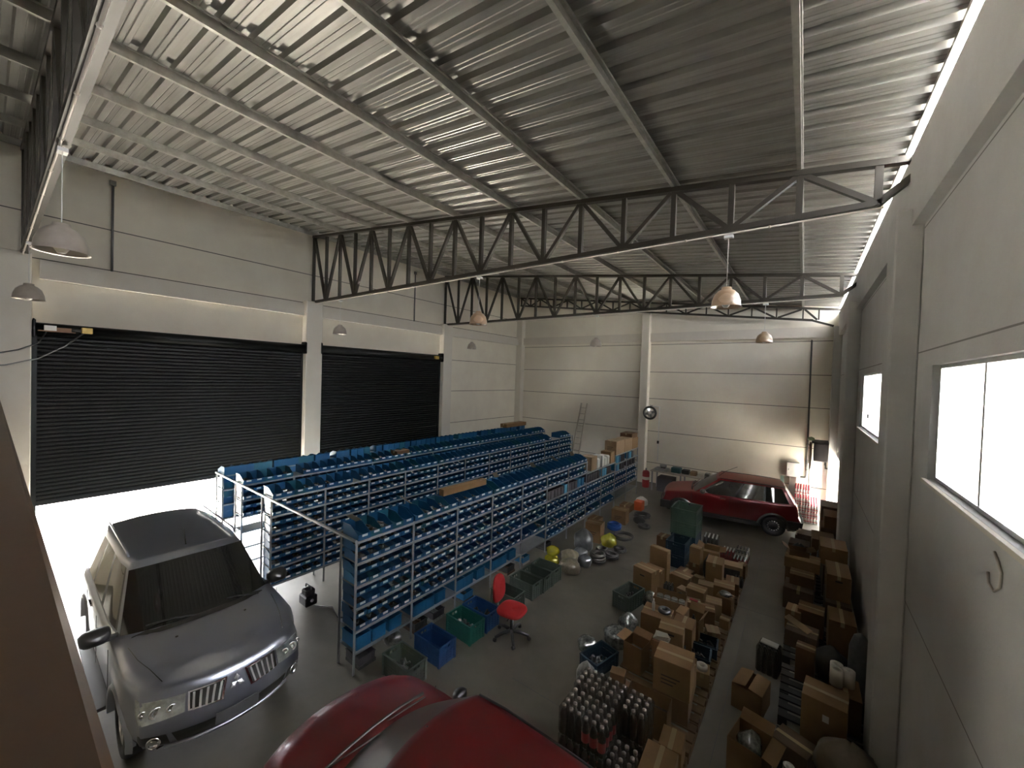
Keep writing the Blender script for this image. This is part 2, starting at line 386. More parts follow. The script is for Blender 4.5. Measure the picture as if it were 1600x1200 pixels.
t = thing('shutter_motor', 'small motor unit at the far upper corner of the closed shutter', 'shutter motor', (.34, 11.1, 5.06))
MB().cbox(-.05, .05, -.18, .02, -.06, .06, .01).build('motor_housing', M_brass, t)
MB().tube([(0, .0, 0), (0, .22, 0)], .035, 8).build('shaft', M_dark, t)
b = MB(); b.tube([(.36, .70, 4.98), (.36, .6, 4.75), (.36, .35, 4.6), (.34, 0.05, 4.5), (.33, -.2, 4.45)], .014, 6)
tag(b.build('power_cable', M_dark), 'black cable drooping from the first shutter across the leftmost pillar', 'cable')
b = MB(); b.tube([(.36, 1.2, 5.0), (.38, .95, 4.72), (.38, .6, 4.45), (.36, .2, 4.3), (.34, -.3, 4.25)], .014, 6)
tag(b.build('power_cable', M_pipe), 'grey cable sagging below the shutter motor to the left edge', 'cable')
# windows on the right
def window(n, y0, y1, z0, z1, divs):
    fr = MB(); t = .035; X0, X1 = XW+.05, XW+.10
    fr.box(X0, X1, y0, y1, z0, z0+t); fr.box(X0, X1, y0, y1, z1-t, z1)
    fr.box(X0, X1, y0, y0+t, z0+t, z1-t); fr.box(X0, X1, y1-t, y1, z0+t, z1-t)
    for d in divs: fr.box(X0+.005, X1-.005, d-.022, d+.022, z0+t, z1-t)
    w = struct('window_%d' % n, fr, M_alu)
    g = MB().box(X0+.02, X0+.026, y0+t, y1-t, z0+t, z1-t).build('pane', M_glass, w)
    s = MB().box(XW-.03, XW+.05, y0-.06, y1+.06, z0-.035, z0-.002).build('window_sill', M_col, w)
    if n == 2: MB().box(X0-.02, X0+.005, divs[-1]+.05, divs[-1]+.09, z0+.25, z0+.33).build('latch', M_dark, w)
    return w
window(1, 1.3, 5.22, 3.57, 4.63, [2.1, 3.15, 4.11])
window(2, 6.9, 10.98, 3.57, 4.67, [7.9, 9.0, 9.95])
# hall beyond the picture edge: mezzanine the photograph is taken from
M_mezz = mat('brown_painted_parapet', (0.066, .036, .020), .42, noise=(3, .4, (.05, .027, .016)), bump=(8, .1))
b = MB(); b.box(0, XW, YN, .02, 2.7, 2.95); struct('mezzanine_floor', b, M_col)
b = MB(); b.cbox(.32, 13.3, -.55, .098, 2.95, 3.90, .012)
tag(b.build('parapet', M_mezz), 'brown parapet top filling the left edge, blurred and close to the viewer', 'parapet')

b = MB(); b.tube([(XW-.008, 3.63, 3.31), (XW-.010, 3.60, 3.25), (XW-.010, 3.52, 3.235), (XW-.010, 3.44, 3.29), (XW-.010, 3.43, 3.38), (XW-.008, 3.55, 3.46)], .007, 6)
tag(b.build('wire_hook', M_rackh if False else M_conduit), 'small bent grey wire hook on the right wall under the large window', 'hook')
# ================================================================= shelving racks and bins
M_rack = mat('grey_rack_steel', (0.30, .315, .325), .45, .4, noise=(8, .4, (.22, .23, .24)))
M_binb = mat('blue_bin_plastic', (0.008, .088, .215), .38, noise=(12, .35, (.006, .065, .16)))
M_bint = mat('teal_bin_plastic', (0.012, .10, .16), .40)
M_card = mat('white_label_card', (0.80, .80, .78), .5)
M_part1 = mat('brown_cardboard_parts', (0.13, .085, .05), .8, noise=(30, .7, (.05, .035, .024)))
M_part2 = mat('bagged_parts', (0.24, .24, .22), .3, noise=(25, .8, (.07, .07, .065)))
M_part3 = mat('dark_metal_parts', (0.03, .03, .03), .5, .3, noise=(30, .7, (.07, .066, .06)))
UY = [3.18, 4.21, 5.23, 6.25, 7.33, 8.40, 9.50, 10.62, 11.70, 12.80, 13.90, 15.04]
LZ = [.33, .64, .97, 1.29, 1.63, 1.95]
def rack(label, x0, x1, ys, levels, top=None):
    t = thing('shelving_rack', label, 'shelving rack', (x0, ys[0], 0))
    D = x1-x0
    for i, y in enumerate(ys):
        ht = (top(i) if top else levels[-1]+.01)
        for s, xx in (('f', D-.02), ('r', .02)):
            sg = -1 if xx > .1 else 1; yy = y-ys[0]; e = 1 if i < len(ys)-1 else -1
            b = MB(); b.box(xx-.002, xx+.002, yy-.018, yy+.018, 0, ht); b.box(min(xx, xx+sg*.032), max(xx, xx+sg*.032), yy-.002, yy+.002, 0, ht)
            b.build('upright', M_rack, t)
    for i in range(len(ys)-1):
        for z in (levels(i) if callable(levels) else levels):
            b = MB(); y0, y1 = ys[i]-ys[0]+.004, ys[i+1]-ys[0]-.004
            b.box(.004, D-.004, y0, y1, z-.004, z)
            b.box(D-.006, D, y0, y1, z-.032, z); b.box(0, .006, y0, y1, z-.032, z)
            b.build('shelf', M_rack, t)
    return t
lv1 = lambda i: LZ if i < 7 else ([.33, .64, .97, 1.29, 1.60] if i < 9 else [.33, .64, .97, 1.25, 1.52, 1.82])
rack('grey steel shelving rack nearest the aisle, its blue bins facing the red chair', 6.97, 7.42, UY, lv1, lambda i: 1.96 if i < 9 else 1.815)
rack('grey steel shelving rack second from the aisle, seen over the nearest one', 4.15, 4.60, UY, LZ)
rack('grey steel shelving rack third from the aisle, only its top and end showing', 2.80, 3.20, UY, LZ)
rack('grey steel shelving rack closest to the black shutters, bright daylight behind it', 1.66, 2.08, UY, LZ)
tag(MB().beam((1.68, 3.16, 1.965), (7.42, 3.16, 1.965), .035, .03).build('tie_rail', M_rack), 'long grey steel rail tying the near ends of the racks together', 'rail')
# ---- bins
def bin_mb(w, d, h, lip=.48, tk=.005):
    """open-front bin, opening towards +x, standing on z=0, back at x=0, centred on y"""
    b = MB(); lz = h*lip; x2 = d*.50; q = w/2
    b.box(0, d, -q, q, 0, tk); b.box(0, tk, -q, q, tk, h)
    out = [(0, tk), (d, tk), (d, lz), (d-.012, lz), (x2+.02, h-.012), (x2, h), (0, h)]
    b.prism([(p[0], p[1]) for p in out], -q, -q+tk, 'y'); b.prism(out, q-tk, q, 'y')
    b.prism([(d-tk, tk), (d, tk), (d+.012, lz), (d+.006, lz)], -q, q, 'y')
    b.box(0, x2, -q-.004, -q+tk, h-.010, h+.002); b.box(0, x2, q-tk, q+.004, h-.010, h+.002)
    return b
BW, BD, BH = .186, .36, .142
V = {}
V['small'] = bin_mb(BW, BD, BH); V['top'] = bin_mb(.20, .40, .185); V['wide'] = bin_mb(.30, .40, .20)
MSH = {}
for kx, mb in V.items():
    MSH[kx] = mb.mesh('bin_'+kx, M_binb); MSH[kx+'_t'] = mb.mesh('bin_teal_'+kx, M_bint)
def label_mb(kind):
    w, d, h = {'small': (.085, BD, BH), 'top': (.09, .40, .185), 'wide': (.10, .40, .20)}[kind]
    return MB().box(d+.0125, d+.0155, -w/2, w/2, h*.48-.036, h*.48-.004)
LBL = {k: label_mb(k).mesh('label_card', M_card) for k in V}
def content_mb(kind, seed):
    r = random.Random(seed); w, d, h = {'small': (BW, BD, BH), 'top': (.20, .40, .185), 'wide': (.30, .40, .20)}[kind]
    b = MB(); b.box(.01, d*.93, -w/2+.008, w/2-.008, .006, h*.26, 2)
    for i in range(5):
        s = r.uniform(.015, .04); x = r.uniform(.07, d*.82); y = r.uniform(-w/2+.045, w/2-.045); z = h*.30+r.uniform(0, .012)
        M = Matrix.Translation((x, y, z)) @ Euler((r.uniform(-.3, .3), r.uniform(-.3, .3), r.uniform(0, 3))).to_matrix().to_4x4()
        b.box(-s, s, -s*.6, s*.6, -s*.45, s*.45, r.randrange(3), M)
    return b
MCON = [M_part1, M_part2, M_part3]
CON = {k: [content_mb(k, i) for i in range(4)] for k in V}
CONM = {k: [c.mesh('contents', MCON) for c in v] for k, v in CON.items()}
bins = []       # (dist, x, y, z, flip, kind, teal, content, info)
r = random.Random(11)
def add_bins(row, xf, xb, flip, bays, levels_of, visible):
    D = abs(xf-xb)
    for i in bays:
        y0, y1 = UY[i]+.02, UY[i+1]-.02
        for li, z, layers, kind in levels_of(i):
            n = 5 if kind != 'wide' else 3
            p = (y1-y0)/n
            for L in range(layers):
                for c in range(n):
                    if r.random() < (.03 if row == 0 else .08) and kind == 'top': continue
                    hh = {'small': BH+.004, 'top': .19, 'wide': .205}[kind]
                    y = y0+(c+.5)*p; zz = z+.001+L*hh; d = {'small': BD, 'top': .40, 'wide': .40}[kind]
                    fx = (xf-.005-d-.012-(.03*L if kind == 'small' else 0)) if not flip else (xf+.005+d+.012)
                    dist = (Vector((fx, y, zz))-CAM).length
                    vis = visible(i, li)
                    con = r.randrange(4) if r.random() < (.55) else None
                    bins.append([dist if vis else 99+dist, fx+(r.uniform(-.012, .004) if not flip else 0), y+r.uniform(-.002, .002), zz, flip, kind, r.random() < .12, con, (row, i, li, L, c)])
def lv_row1(i):
    o = []
    if i < 7:
        o.append((5, 1.95, 1, 'top')); o += [(4, 1.63, 2, 'small'), (3, 1.29, 2, 'small'), (2, .97, 2, 'small'), (1, .64, 2, 'small')]
        if i in (5, 6): o = [q for q in o if q[0] != 3]
        if i in (4,): o = [q for q in o if q[0] != 1]+[(1, .64, 1, 'wide')]
        if i > 4: o.append((0, .33, 2, 'small'))
    else:
        o += [(2, .97, 2, 'small'), (1, .64, 2, 'small')]
        if i < 9: o.append((0, .33, 1, 'wide'))
    return o
def lv_row2(i):
    o = [(5, 1.95, 1, 'top'), (4, 1.63, 2, 'small'), (3, 1.29, 2, 'small'), (2, .97, 2, 'small')]
    o.append((1, .64, 2, 'small'))
    o.append((0, .33, 2, 'small'))
    return o
add_bins(0, 7.42, 6.97, False, range(11), lv_row1, lambda i, l: True)
add_bins(1, 4.60, 4.15, False, range(11), lv_row2, lambda i, l: l >= 4 or i < 2)
add_bins(2, 3.20, 2.80, False, range(11), lambda i: [(5, 1.95, 1, 'top'), (4, 1.63, 2, 'small')]+([(3, 1.29, 2, 'small')] if i < 2 else []), lambda i, l: l == 5)
add_bins(3, 1.66, 2.08, True, range(11), lambda i: [(5, 1.95, 1, 'top'), (4, 1.63, 2, 'small')]+([(3, 1.29, 2, 'small'), (2, .97, 2, 'small')] if i < 1 else []), lambda i, l: l == 5)
bins.sort(key=lambda q: q[0])
ORD = ['bottom', 'first', 'second', 'third', 'fourth', 'top']
RN = ['nearest rack', 'second rack', 'third rack', 'shutter-side rack']
def ordn(n): return '%d%s' % (n, 'th' if 10 <= n % 100 <= 20 else {1: 'st', 2: 'nd', 3: 'rd'}.get(n % 10, 'th'))
cnt = {}
for q in bins[:300]:
    dist, x, y, z, flip, kind, teal, con, (row, i, li, L, c) = q
    o = link('storage_bin', MSH[kind+('_t' if teal else '')], None, (x, y, z), (0, 0, math.pi if flip else 0))
    shelf = {5: 'top of', 4: 'uppermost shelf of', 3: 'second highest shelf of', 2: 'third highest shelf of', 1: 'fourth highest shelf of', 0: 'lowest shelf of'}[li]
    lay = '' if kind in ('top', 'wide') else (', upper layer' if L else ', lower layer')
    nn = i*(3 if kind == 'wide' else 5)+c+1
    tag(o, '%s bin %s from near end%s, %s the %s' % ('teal' if teal else 'blue', ordn(nn), lay, shelf, RN[row]), 'storage bin', 'open-front parts bins on the racks')
    link('label_card', LBL[kind], o)
    if con is not None: link('contents', CONM[kind][con], o)
mb = MB()
for q in bins[300:]:
    dist, x, y, z, flip, kind, teal, con, info = q
    M = Matrix.Translation((x, y, z)) @ Matrix.Rotation(math.pi if flip else 0, 4, 'Z')
    b = V[kind]; mb.add(b.v, b.f, 1 if teal else 0, M=M)
    lb = label_mb(kind); mb.add(lb.v, lb.f, 2, M=M)
    if con is not None and dist < 90:
        cc = CON[kind][con]; base = len(mb.v)
        mb.v += [tuple(M @ Vector(p)) for p in cc.v]; mb.f += [tuple(base+k for k in f) for f in cc.f]
        mb.m += [3+k for k in cc.m]; mb.sm += cc.sm
o = mb.build('storage_bins', [M_binb, M_bint, M_card]+MCON)
tag(o, 'rest of the small blue parts bins packed along the farther shelves of the racks', 'storage bins', 'open-front parts bins on the racks', 'stuff')
# ---- closed-back blue boxes on the lowest shelf of the nearest rack
M_cyan = mat('bright_blue_plastic', (0.010, .14, .31), .4, noise=(9, .3, (.008, .10, .23)))
M_ltb = mat('light_blue_box', (0.12, .42, .66), .5)
M_dbox = mat('dark_grey_box', (0.055, .05, .055), .6, noise=(12, .4, (.035, .03, .03)))
def open_box_mb(w, d, h, tk=.006):
    b = MB(); b.box(-d/2, d/2, -w/2, w/2, 0, tk)
    b.box(-d/2, -d/2+tk, -w/2, w/2, tk, h); b.box(d/2-tk, d/2, -w/2, w/2, tk, h)
    b.box(-d/2+tk, d/2-tk, -w/2, -w/2+tk, tk, h); b.box(-d/2+tk, d/2-tk, w/2-tk, w/2, tk, h)
    b.box(-d/2-.008, d/2+.008, -w/2-.008, -w/2+tk, h-.012, h); b.box(-d/2-.008, d/2+.008, w/2-tk, w/2+.008, h-.012, h)
    b.box(d/2-.002, d/2+.008, -w/2-.008, w/2+.008, h-.012, h)
    for s in (-.3, .3): b.box(d/2, d/2+.004, s*w-.004, s*w+.004, .01, h-.012)
    return b
ob = open_box_mb(.235, .38, .19).mesh('tote', M_cyan)
bb = [(0, 3.34), (0, 3.60), (0, 3.90), (1, 4.38), (1, 4.60), (1, 4.86), (2, 5.38), (2, 5.60), (2, 5.95), (3, 6.44), (3, 6.68), (3, 7.02)]
for k, (bay, y) in enumerate(bb):
    tag(link('tote_box', ob, None, (7.20, y, .331)), 'bright blue tote box %s from the near end on the lowest shelf' % ordn(k+1), 'tote box', 'blue totes on the lowest shelf')
mid = open_box_mb(.15, .36, .22)
mm = {'d': mid.mesh('file_box_dark', M_dbox), 'c': mid.mesh('file_box_blue', M_ltb), 'b': mid.mesh('file_box_mid', M_cyan)}
seq = [(8.52, 1.291, 'd'), (8.69, 1.291, 'd'), (8.86, 1.291, 'd'), (9.03, 1.291, 'd'), (9.20, 1.291, 'd'), (9.38, 1.291, 'c'), (9.62, 1.291, 'd'), (9.79, 1.291, 'd'), (9.97, 1.291, 'd'), (10.18, 1.291, 'c'), (10.40, 1.291, 'b'),
       (10.80, 1.291, 'd'), (10.97, 1.291, 'd'), (11.14, 1.291, 'd'), (11.31, 1.291, 'd'), (11.50, 1.291, 'd'), (11.85, 1.291, 'c'), (12.02, 1.291, 'c'), (12.2, 1.291, 'd'), (12.38, 1.291, 'd'), (12.93, 1.251, 'b'), (13.1, 1.251, 'c'), (13.4, 1.251, 'd'), (13.6, 1.251, 'd'), (14.1, 1.251, 'd'), (14.4, 1.251, 'd'), (14.7, 1.251, 'd'),
       (13.05, 1.521, 'c'), (13.22, 1.521, 'b'), (13.42, 1.521, 'd'), (13.6, 1.521, 'd'), (14.1, 1.521, 'b'), (14.28, 1.521, 'c'), (14.5, 1.521, 'd')]
cn = {'d': 'dark grey', 'c': 'light blue', 'b': 'deep blue'}
for k, (y, z, c) in enumerate(seq):
    lvl = 'shelf below the cartons' if z > 1.5 else 'upper middle shelf'
    tag(link('file_box', mm[c], None, (7.21, y, z)), '%s file box %s along the %s of the nearest rack' % (cn[c], ordn((k+1) if z < 1.5 else (k-26)), lvl), 'file box', 'file boxes on the nearest rack')
# ---- cartons
CARD = [(0.20, .112, .048), (0.26, .155, .070), (0.165, .09, .040), (0.33, .225, .13), (0.125, .082, .052)]
M_carton = [mat('cardboard_%d' % i, c, .8, noise=(6, .45, tuple(v*.72 for v in c)), bump=(25, .1)) for i, c in enumerate(CARD)]
M_tape = mat('packing_tape', (0.42, .33, .20), .25)
M_tapeb = mat('dark_slot', (0.03, .02, .015), .8)
M_print = mat('printed_ink', (0.07, .045, .03), .8)
def carton(label, x, y, z, w, d, h, rz=0.0, m=0, tape=True, group=None, slots=False, printed=False, name='cardboard_box'):
    """closed carton, w along x, d along y"""
    b = MB(); b.cbox(-w/2, w/2, -d/2, d/2, 0, h, .004)
    o = b.build(name, M_carton[m], None, (x, y, z), (0, 0, rz)); tag(o, label, 'cardboard box', group)
    if tape:
        lx = w >= d
        tb = MB()
        if lx: tb.box(-w/2-.001, w/2+.001, -.025, .025, h-.0005, h+.0012); tb.box(-w/2-.0015, -w/2, -.025, .025, h-.07, h+.001); tb.box(w/2, w/2+.0015, -.025, .025, h-.07, h+.001)
        else: tb.box(-.025, .025, -d/2-.001, d/2+.001, h-.0005, h+.0012); tb.box(-.025, .025, -d/2-.0015, -d/2, h-.07, h+.001); tb.box(-.025, .025, d/2, d/2+.0015, h-.07, h+.001)
        tb.build('tape', M_tape, o)
    if slots:
        sb = MB(); sb.box(-.05, .05, -d/2-.002, -d/2+.002, h*.74, h*.74+.028); sb.box(-w/2-.002, -w/2+.002, -.045, .045, h*.74, h*.74+.028)
        sb.build('hand_slot', M_tapeb, o)
    if printed:
        pb = MB()
        for i in range(3): pb.box(-w*.28, w*(.05+.09*i), -d/2-.0015, -d/2+.001, h*(.30+.11*i), h*(.34+.11*i))
        pb.build('printing', M_print, o)
    return o
def open_carton(label, x, y, z, w, d, h, rz=0.0, m=0, flaps=(1, 1, 1, 1), fl=.13, ang=(20, 35, -20, 10), fill=None, group=None, name='open_cardboard_box'):
    t = .005; b = MB(); b.box(-w/2, w/2, -d/2, d/2, 0, t)
    b.box(-w/2, -w/2+t, -d/2, d/2, t, h); b.box(w/2-t, w/2, -d/2, d/2, t, h); b.box(-w/2+t, w/2-t, -d/2, -d/2+t, t, h); b.box(-w/2+t, w/2-t, d/2-t, d/2, t, h)
    o = b.build(name, M_carton[m], None, (x, y, z), (0, 0, rz)); tag(o, label, 'cardboard box', group)
    fx = [((w/2, 0, h), 0, d), ((-w/2, 0, h), math.pi, d), ((0, d/2, h), math.pi/2, w), ((0, -d/2, h), -math.pi/2, w)]
    for i in range(4):
        if flaps[i]:
            p, rr, L = fx[i]
            M = Matrix.Translation((p[0], p[1], p[2]+.003)) @ Matrix.Rotation(rr, 4, 'Z') @ Matrix.Rotation(R(-ang[i]), 4, 'Y')
            MB().box(0, fl, -L/2+.004, L/2-.004, -.002, .002, 0, M).build('flap', M_carton[m], o)
    if fill is not None:
        MB().box(-w/2+t, w/2-t, -d/2+t, d/2-t, t, h*.55).build('packing', fill, o)
    return o
# boxes standing on the far part of the nearest rack
M_paperw = mat('white_wrapped_box', (0.70, .70, .66), .5, noise=(10, .3, (.5, .48, .42)))
carton('pale carton on the far shelf of the nearest rack, next to plastic-wrapped white packs', 7.20, 11.14, 1.601, .38, .40, .42, 0, 3, printed=True)
for i, (y, h) in enumerate([(11.48, .30), (11.82, .36), (12.03, .27), (12.24, .30)]):
    b = MB(); b.cbox(-.17, .17, -.10, .10, 0, h, .03)
    tag(b.build('wrapped_pack', M_paperw, None, (7.22, y, 1.601), (0, 0, 0)), 'crumpled white plastic-wrapped pack %s from the pale carton on the far shelf' % ordn(i+1), 'wrapped pack', 'white wrapped packs')
carton('small tan carton before the tall stack at the far end of the rack', 7.22, 12.56, 1.601, .36, .34, .38, 0, 1)
carton('wide yellowish carton, nearest of the tall ones at the far end', 7.19, 13.22, 1.821, .42, .76, .46, 0, 3, printed=True)
carton('wide yellowish carton, middle one of the tall cartons at the rack end', 7.19, 14.02, 1.821, .42, .76, .44, 0, 3, printed=True)
carton('yellowish carton at the far end of the rack under a flat brown one', 7.19, 14.72, 1.821, .42, .58, .40, 0, 1)
carton('flat brown carton topmost of all at the far rack end', 7.15, 14.68, 2.222, .46, .60, .17, 0, 2)
carton('dark brown flat carton lying behind the tall yellowish cartons', 6.60, 13.6, 1.951, .02, .02, .02, 0, 4) if False else None
tag(MB().box(-.01, .01, -.20, .20, 0, .34).build('light_blue_folder', M_ltb, None, (7.30, 15.27, 1.78)), 'light blue sheet sticking out past the far end of the rack', 'folder') if False else None
# long carton and loose papers on the bin tops
carton('long narrow cardboard tube box lying across the bins on the nearest rack', 7.17, 5.62, 2.14, .13, 1.15, .12, R(-3), 1, tape=False)
carton('long brown carton lying on top of the shutter-side rack at its far end', 1.95, 14.3, 2.14, .35, 1.5, .16, 0, 0)
carton('small brown carton among the bins on the third rack', 2.98, 7.3, 1.951, .3, .45, .17, 0, 2)
M_paper = mat('tan_paper_tag', (0.50, .42, .32), .7)
for k, (x, y, a) in enumerate([(7.12, 3.30, .5), (7.0, 4.35, -.4), (7.2, 6.12, .9), (7.05, 6.75, .6), (7.1, 8.15, .4), (7.1, 9.2, -.3), (7.1, 10.2, .5)]):
    M = Euler((R(50), R(-20), a)).to_matrix().to_4x4()
    tag(MB().box(-.05, .05, -.002, .002, -.12, .12, 0, M).build('paper_tag', M_paper, None, (x, y, 2.20)), 'stiff tan paper tag sticking up from the top bins, %s from the near end' % ordn(k+1), 'paper tag', 'tags on the top bins')
# ================================================================= crates, chair and goods along the aisle
M_cg = mat('grey_green_crate', (0.075, .098, .082), .5, noise=(8, .4, (.05, .068, .055)))
M_cb = mat('blue_crate', (0.014, .085, .27), .45, noise=(8, .3, (.008, .04, .14)))
M_ct = mat('teal_crate', (0.015, .17, .135), .45, noise=(8, .3, (.012, .12, .1)))
M_cd = mat('dark_blue_crate', (0.010, .030, .050), .5)
M_cgr = mat('green_crate', (0.075, .130, .095), .5, noise=(8, .4, (.04, .08, .055)))
def crate_mb(L=.56, Wd=.34, H=.31):
    b = MB(); t = .006; l, w = L/2, Wd/2
    b.box(-l+.02, l-.02, -w+.02, w-.02, .004, .012)
    # slatted side walls: bands with gaps, corner posts, rim, handle slot
    def wall(a0, a1, c, horizontal, handle):
        zs = [(0.0, .045), (.06, .085), (.10, .125), (.14, .165), (.18, H-.075)]
        for z0, z1 in zs:
            (b.box(a0, a1, c-t/2, c+t/2, z0, z1) if horizontal else b.box(c-t/2, c+t/2, a0, a1, z0, z1))
        top = (H-.075, H-.035)
        if handle:
            mid, hw = (a0+a1)/2, .055
            for p, q in ((a0, mid-hw), (mid+hw, a1)):
                (b.box(p, q, c-t/2, c+t/2, *top) if horizontal else b.box(c-t/2, c+t/2, p, q, *top))
        else: (b.box(a0, a1, c-t/2, c+t/2, *top) if horizontal else b.box(c-t/2, c+t/2, a0, a1, *top))
        (b.box(a0, a1, c-t/2, c+t/2, H-.035, H) if horizontal else b.box(c-t/2, c+t/2, a0, a1, H-.035, H))
        n = 6 if horizontal else 4
        for i in range(n+1):
            p = a0+(a1-a0)*i/n
            (b.box(p-.006, p+.006, c-t, c+t, 0, H-.035) if horizontal else b.box(c-t, c+t, p-.006, p+.006, 0, H-.035))
    wall(-l+.01, l-.01, -w+.01, True, False); wall(-l+.01, l-.01, w-.01, True, False)
    wall(-w+.01, w-.01, -l+.01, False, True); wall(-w+.01, w-.01, l-.01, False, True)
    for q in (-1, 1):
        b.box(-l+.02, l-.02, q*(w-.020)-.0015, q*(w-.020)+.0015, .02, H-.07); b.box(q*(l-.020)-.0015, q*(l-.020)+.0015, -w+.02, w-.02, .02, H-.08)
    for sx in (-1, 1):
        for sy in (-1, 1): b.box(sx*(l-.012)-.018, sx*(l-.012)+.018, sy*(w-.012)-.018, sy*(w-.012)+.018, 0, H-.004)
    for s in (-1, 1):
        b.box(-l-.010, l+.010, s*w-.012, s*w+.010, H-.018, H); b.box(s*l-.012, s*l+.010, -w, w, H-.018, H)
    return b
CR = {}
def crate(label, m, x, y, z=0, rz=0.0, group=None, junk=None, L=.56, Wd=.34, H=.31, seed=0):
    key = (m.name, L, Wd, H)
    if key not in CR: CR[key] = crate_mb(L, Wd, H).mesh('crate', m)
    o = link('plastic_crate', CR[key], None, (x, y, z), (0, 0, rz)); tag(o, label, 'crate', group)
    if junk:
        rr = random.Random(seed); b = MB()
        for i in range(26):
            s = rr.uniform(.02, .06); M = Matrix.Translation((rr.uniform(-L/2+.1, L/2-.1), rr.uniform(-Wd/2+.09, Wd/2-.09), rr.uniform(.04, H*.62))) @ Euler((rr.uniform(0, 3), rr.uniform(0, 3), rr.uniform(0, 3))).to_matrix().to_4x4()
            if i % 3: b.box(-s, s, -s*.5, s*.5, -s*.3, s*.3, i % len(junk), M)
            else: b.lathe([(s*.4, -s), (s*.4, s)], 10, i % len(junk), M)
        b.build('contents', junk, o)
    return o
M_metal = mat('grey_metal_parts', (0.30, .30, .29), .35, .7)
crate('grey-green crate of metal parts nearest the rack corner', M_cg, 7.97, 3.63, junk=[M_metal, M_part3, M_part2], seed=1)
crate('bright blue empty crate on the floor between two open shelves', M_cb, 7.98, 4.21)
crate('teal green crate standing beside the red office chair', M_ct, 8.0, 4.87, rz=R(-2), junk=[M_metal, M_part3, M_part2], seed=2)
crate('blue crate directly behind the red office chair', M_cb, 8.0, 5.27, junk=[M_part1, M_part3], seed=3)
crate('grey-green crate just past the red chair backrest', M_cg, 8.05, 5.99)
crate('first grey-green crate of the tight row of three, on the chair side', M_cg, 8.06, 6.59, rz=R(-2), group='row of three crates')
crate('middle grey-green crate of the tight row of three', M_cg, 8.08, 6.96, group='row of three crates')
crate('last grey-green crate of the row of three, beside the yellow bags', M_cg, 8.08, 7.33, group='row of three crates')
crate('single dark green crate with bottles, standing in the aisle by the pallets', M_cg, 9.86, 7.52, rz=R(78), junk=[M_part3, M_part2, M_dark], seed=4)
# goods pushed under the racks
k = 0
for y, c in [(3.42, 0), (4.45, 2), (4.85, 0), (5.62, 1), (7.0, 2), (7.6, 1), (8.6, 2)]:
    k += 1
    b = open_box_mb(.26, .36, .17); o = b.build('parts_tray', [M_dbox, M_cyan, M_part3][c], None, (7.19, y, .0)); tag(o, 'parts tray %s from the near end, on the floor under the lowest shelf' % ordn(k), 'parts tray', 'trays under the nearest rack')
    cc = CON['wide'][k % 4]; MB().add(cc.v, cc.f, 0, M=Matrix.Translation((-.18, 0, .0))).build('contents', [M_part2, M_part3, M_part1][k % 3], o)
# red office chair
M_red = mat('red_fabric', (0.46, .018, .022), .75, bump=(90, .15))
def office_chair(x, y, rz):
    t = thing('office_chair', 'red fabric swivel chair with black five-star base, in front of the rack', 'chair', (x, y, 0), rz)
    rows = []
    n = 24
    for kx, (s, z) in enumerate([(.0, .435), (.80, .437), (.97, .452), (1.0, .475), (.97, .497), (.86, .509), (.0, .505)]):
        rows.append([(.235*s*math.copysign(abs(math.cos(a))**.62, math.cos(a)), .235*s*math.copysign(abs(math.sin(a))**.62, math.sin(a)), z-(.02*max(0, math.cos(a)) if z > .46 else 0)) for a in [2*math.pi*i/n for i in range(n)]])
    MB().grid(rows, closed=True).build('seat', M_red, t)
    rows = []
    for kx, (s, xx) in enumerate([(.0, -.285), (.8, -.283), (.98, -.268), (1.0, -.25), (.95, -.232), (.8, -.225), (.0, -.235)]):
        rows.append([(xx-.03*math.sin(a)*0-.05*(s*math.sin(a)*.5+.5)**2, .19*s*math.copysign(abs(math.cos(a))**.75, math.cos(a))*(1-.12*math.sin(a)), .77+.225*s*math.copysign(abs(math.sin(a))**.75, math.sin(a))) for a in [2*math.pi*i/n for i in range(n)]])
    MB().grid(rows, closed=True).build('backrest', M_red, t)
    MB().tube([(-.05, 0, .42), (-.20, 0, .415), (-.275, 0, .46), (-.29, 0, .60), (-.295, 0, .72)], .017, 8).build('back_bracket', M_dark, t)
    b = MB(); b.lathe([(.028, .10), (.028, .30), (.02, .30), (.02, .41)], 14); b.box(-.10, .10, -.08, .08, .405, .435); b.build('gas_column', M_dark, t)
    for i in range(5):
        a = 2*math.pi*i/5+.3; ca, sa = math.cos(a), math.sin(a)
        b = MB(); b.tube([(.02*ca, .02*sa, .12), (.15*ca, .15*sa, .115), (.30*ca, .30*sa, .075)], [.032, .028, .022], 8)
        o = b.build('base_arm', M_dark, t)
        M = Matrix.Translation((.30*ca, .30*sa, .032)) @ Matrix.Rotation(a+.6, 4, 'Z') @ Matrix.Rotation(R(90), 4, 'X')
        MB().lathe([(.0, -.026), (.026, -.026), (.032, -.016), (.032, .016), (.026, .026), (0, .026)], 14, M=M).build('caster', M_dark, o)
    MB().tube([(.02, -.05, .42), (.04, -.24, .42)], .008, 6).build('height_lever', M_dark, t)
    return t
office_chair(8.66, 5.30, R(8))
